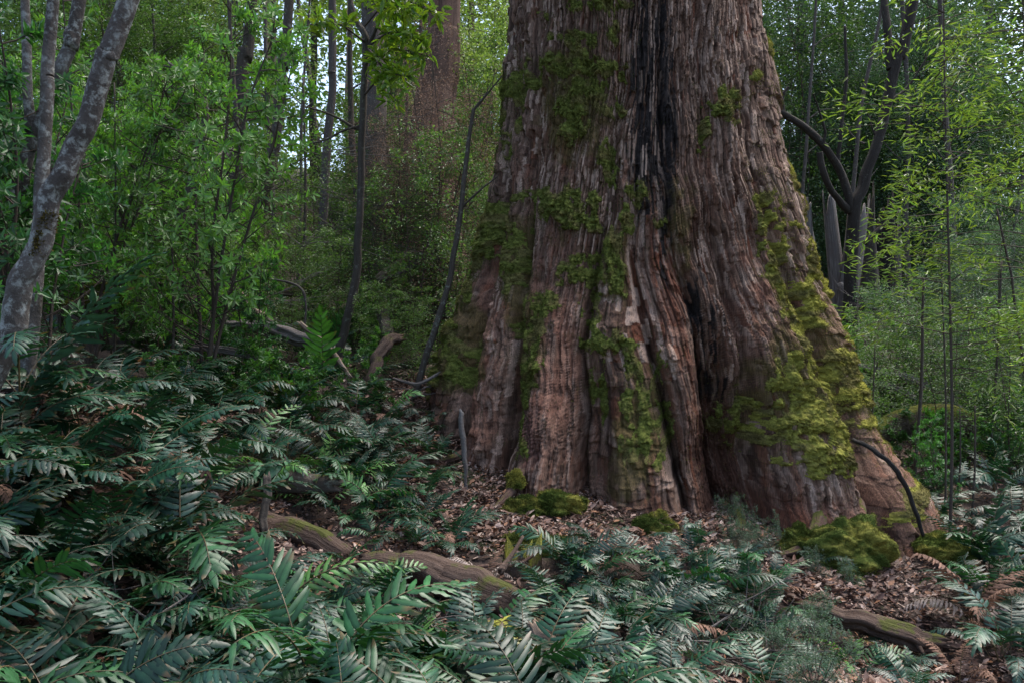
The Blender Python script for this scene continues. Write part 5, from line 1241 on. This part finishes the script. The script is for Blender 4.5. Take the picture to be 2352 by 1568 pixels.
def build_mounds():
    mound(1948, 1262, 6.1, .30, .30, .24, 'largest knobbly moss mound at the giant root, yellow green on top', 61)
    mound(1838, 1262, 6.2, .17, .2, .16, 'rounded brownish moss mound next to the largest one', 62, .85)
    mound(1925, 1318, 5.95, .30, .2, .15, 'low moss cushion below the largest mound', 63, .8)
    mound(1280, 1160, 6.3, .19, .18, .11, 'olive moss cushion at the foot of the pinkish root', 64)
    mound(1205, 1172, 6.25, .16, .16, .09, 'flat green moss cushion beside the olive one', 65, .8)
    mound(1185, 1108, 6.5, .06, .06, .09, 'small knob of moss on the litter left of the pinkish root', 66)
    mound(1500, 1215, 6.15, .17, .12, .14, 'bright green moss between two root feet below the hollow', 67)
    mound(1220, 1265, 5.4, .26, .18, .10, 'sunken moss bed above the end of the big brown log', 68, .7)
    mound(2165, 1262, 6.5, .16, .3, .12, 'yellow moss tongue along the end of the far root', 69, 1.2)
    mound(2300, 1290, 7.0, .4, .3, .14, 'low moss bank behind the upright comb-leaved fern', 70, .7)
    mound(210, 410, 12, .7, .5, .25, 'mossy yellow hump glimpsed behind the lichened trunk', 71, 1.2)
    mound(225, 690, 7.4, .28, .25, .12, 'yellow moss lump under the tall ladder fern', 72, 1.2)
    mound(590, 900, 7.4, .35, .25, .12, 'mossy hummock above the drooping fern', 73, .9)
    mound(1085, 885, 8.3, .3, .25, .10, 'mossy shoulder of ground against the flank of the giant tree', 74, .8)


def build_litter():
    r = np.random.default_rng(21)
    P = []
    def region(poly, n, dmin=1.9):
        xs = [p[0] for p in poly]; ys = [p[1] for p in poly]
        rr = random.Random(n)
        # bilinear fill in ground space: hit the corners, sample between
        c = [ground_hit(x, y, dmin) or gp(x, 12) for x, y in poly]
        X = np.array([[p.x, p.y] for p in c])
        a, b = r.random(n), r.random(n)
        q = (X[0] * ((1 - a) * (1 - b))[:, None] + X[1] * (a * (1 - b))[:, None] + X[2] * (a * b)[:, None] + X[3] * ((1 - a) * b)[:, None])
        P.append(q)
    region([(900, 860), (1120, 880), (1400, 1260), (900, 1260)], 16000)
    region([(1090, 1050), (1700, 1165), (1720, 1230), (1090, 1150)], 7000)
    region([(1120, 1090), (1760, 1180), (1820, 1330), (1000, 1300)], 9000)
    region([(1800, 1300), (2300, 1250), (2240, 1460), (1800, 1390)], 11000)
    region([(-100, 880), (900, 880), (1200, 1560), (-100, 1560)], 26000)
    region([(1100, 1330), (2352, 1400), (2352, 1600), (1100, 1600)], 6000)
    region([(1960, 1440), (2420, 1400), (2420, 1620), (1900, 1620)], 8000)
    region([(-700, 850), (-80, 850), (-80, 1600), (-900, 1600)], 9000)
    region([(2330, 1000), (2900, 1000), (3000, 1600), (2380, 1600)], 8000)
    region([(350, 730), (1050, 700), (1050, 900), (350, 900)], 7000)
    region([(1950, 900), (2352, 900), (2352, 1260), (2080, 1200)], 5000)
    q = np.concatenate(P); n = len(q)
    keep = (fbm2(q[:, 0] * 1.6 + 70, q[:, 1] * 1.6 + 70, 55, 4) + .12 * r.random(n)) > .47
    q = q[keep | (r.random(n) < .3)]; n = len(q)
    z = gz(q[:, 0], q[:, 1]) + .006 + .022 * r.random(n)
    p = np.stack([q[:, 0], q[:, 1], z], -1)
    az = r.random(n) * 2 * PI
    D = np.stack([np.cos(az), np.sin(az), .25 * r.standard_normal(n)], -1); N = np.array([0, 0, 1.0]) + .45 * r.standard_normal((n, 3))
    pal = np.array([[.11, .062, .045], [.15, .092, .072], [.23, .165, .14], [.06, .036, .026], [.17, .085, .045], [.30, .24, .21], [.085, .052, .043], [.05, .03, .022]])
    C = 1.3 * pal[r.integers(0, len(pal), n)] * (.7 + .5 * r.random(n))[:, None]
    L = (.022 + .060 * r.random(n) ** 2.5); 
    C = C * np.array([.92, .84, .78])
    V, Q, CC = leaf_arrays(p, D, N, L, L * (.3 + .2 * r.random(n)), C, .5, -.25)
    me = mesh_np('leaf_litter', V, Q, col=CC, mats=[M_LITTER])
    tag(link('leaf_litter', me), kind='stuff')
    # fine twigs and bark scraps
    a = Acc()
    k = r.integers(0, n, 1500)
    for t in k:
        b = p[t]; az = r.random() * 6.28; l = .04 + .16 * r.random() ** 2
        d = np.array([math.cos(az), math.sin(az), .12 * r.standard_normal()])
        tube(a, [b, b + d * l * .5 + [0, 0, .01], b + d * l], [.0035, .002], n=4, sides=4, cap=False)
    tag(link('twig_litter', a.mesh('twig_litter', M_STEM, True)), kind='stuff')


def build_far_wood():
    r = np.random.default_rng(33)
    LP, SZ, CT = [], [], []
    for (x0, x1, d0, d1, n, top, base) in [(-250, 1180, 23, 36, 2300, 20, (.14, .23, .07)), (1700, 2650, 25, 38, 1700, 20, (.075, .125, .065)), (1150, 1750, 26, 38, 300, 15, (.08, .14, .05))]:
        px = x0 + (x1 - x0) * r.random(n); d = d0 + (d1 - d0) * r.random(n)
        X = (px - 1176) * F * d; g = gz(X, d)
        zt = g + (r.random(n) ** .8) * top
        for i in range(n):
            py = 784 - (zt[i] - CAMZ) / (F * d[i])
            gap = (655 < px[i] < 735 and -60 < py < 300) or (215 < px[i] < 260 and -10 < py < 60) or (600 < px[i] < 640 and -100 < py < 40)
            if gap: continue
            m = 46
            q = r.standard_normal((m, 3)) * np.array([.75, .75, .28]) + np.array([X[i], d[i], zt[i]])
            LP.append(q); CT.append(tints(m, np.array(base) * (.6 + .8 * r.random()), .2, .25, r)); SZ.append(.16 + .12 * r.random(m))
    P = np.concatenate(LP); C = np.concatenate(CT); S = np.concatenate(SZ); n = len(P)
    D = rand_unit(n, r) * np.array([1, 1, .5]); N = np.array([0, 0, 1.0]) + .7 * r.standard_normal((n, 3))
    V, Q, CC = leaf_arrays(P, D, N, S, S * .5, C, .3, .2)
    tag(link('distant_forest', mesh_np('distant_forest', V, Q, col=CC, mats=[M_SOFT])), kind='stuff')
    for k, (px, d, w, m, lab) in enumerate([(160, 23, 10, M_PALEB, 'far pale trunk deep behind the forked tree'), (330, 25, 8, M_GREYB, 'far grey trunk high behind the bright shrubs'), (500, 26, 9, M_GREYB, 'far grey trunk between the bent snag and the dark thin trunk'), (720, 27, 10, M_DARK, 'far dark trunk beyond the sky gap'),
                                            (800, 24, 9, M_PALEB, 'far pale trunk behind the crooked sapling'), (1085, 24, 12, M_REDB, 'far reddish trunk between the shaggy and colossal trunks'), (1840, 25, 12, M_GREYB, 'far grey trunk just past the colossal trunk'), (1930, 26, 9, M_DARK, 'far dark trunk behind the curving bough'),
                                            (2140, 24, 10, M_DARK, 'far dark trunk behind the slender yellow green sapling'), (2270, 25, 11, M_GREYB, 'far grey trunk near the edge of the wood')]):
        g = gp(px, d); gy = 784 - (g.z - CAMZ) / (F * d)
        stem_tree('forest_tree', [([(px + 6 * math.sin(k * 2.1), -40, d), (px, gy * .5, d), (px, gy + 10, d)], [w * .7, w * .85, w])], m, lab, rough=.08, up=6, sides=10, n=30, crown=('canopy', 1.3))


# ------------------------------------------------------------------ light and camera
SUN_EL, SUN_AZ = math.radians(64), math.radians(46)   # azimuth from +y towards +x


def build_light():
    w = bpy.data.worlds.new('World'); SC.world = w; w.use_nodes = True
    nt = w.node_tree; nt.nodes.clear()
    sky = nd(nt, 'ShaderNodeTexSky', sky_type='NISHITA', sun_disc=False, sun_elevation=SUN_EL, sun_rotation=SUN_AZ, air_density=1.0, dust_density=3.0, ozone_density=1.0)
    bg = nd(nt, 'ShaderNodeBackground', Strength=0.15)
    out = nd(nt, 'ShaderNodeOutputWorld')
    nt.links.new(sky.outputs[0], bg.inputs[0]); nt.links.new(bg.outputs[0], out.inputs[0])
    l = bpy.data.lights.new('sun', 'SUN'); l.energy = 2.8; l.angle = math.radians(45); l.color = (1, .95, .88)
    o = link('sun', l)
    d = Vector((math.sin(SUN_AZ) * math.cos(SUN_EL), math.cos(SUN_AZ) * math.cos(SUN_EL), math.sin(SUN_EL)))
    o.rotation_euler = d.to_track_quat('Z', 'Y').to_euler(); o.location = d * 40
    cam = bpy.data.cameras.new('camera'); cam.sensor_width = 36; cam.lens = 36 / 1.274; cam.clip_end = 500
    c = link('camera', cam); c.location = (0, 0, CAMZ); c.rotation_euler = (PI / 2, 0, 0)
    SC.camera = c
    vs = SC.view_settings; vs.view_transform = 'Standard'; vs.look = 'None'; vs.exposure = 1.42; vs.gamma = 1
    cy = SC.cycles; cy.max_bounces = 6; cy.diffuse_bounces = 3; cy.glossy_bounces = 2; cy.transmission_bounces = 4; cy.sample_clamp_indirect = 4
    cy.use_denoising = True
    try: cy.denoiser = 'OPENIMAGEDENOISE'
    except Exception: pass


build_light()
build_ground()
T = build_trunk()
build_moss(*T)
build_plants()
build_ferns()
build_stems()
build_mounds()
build_litter()
build_far_wood()
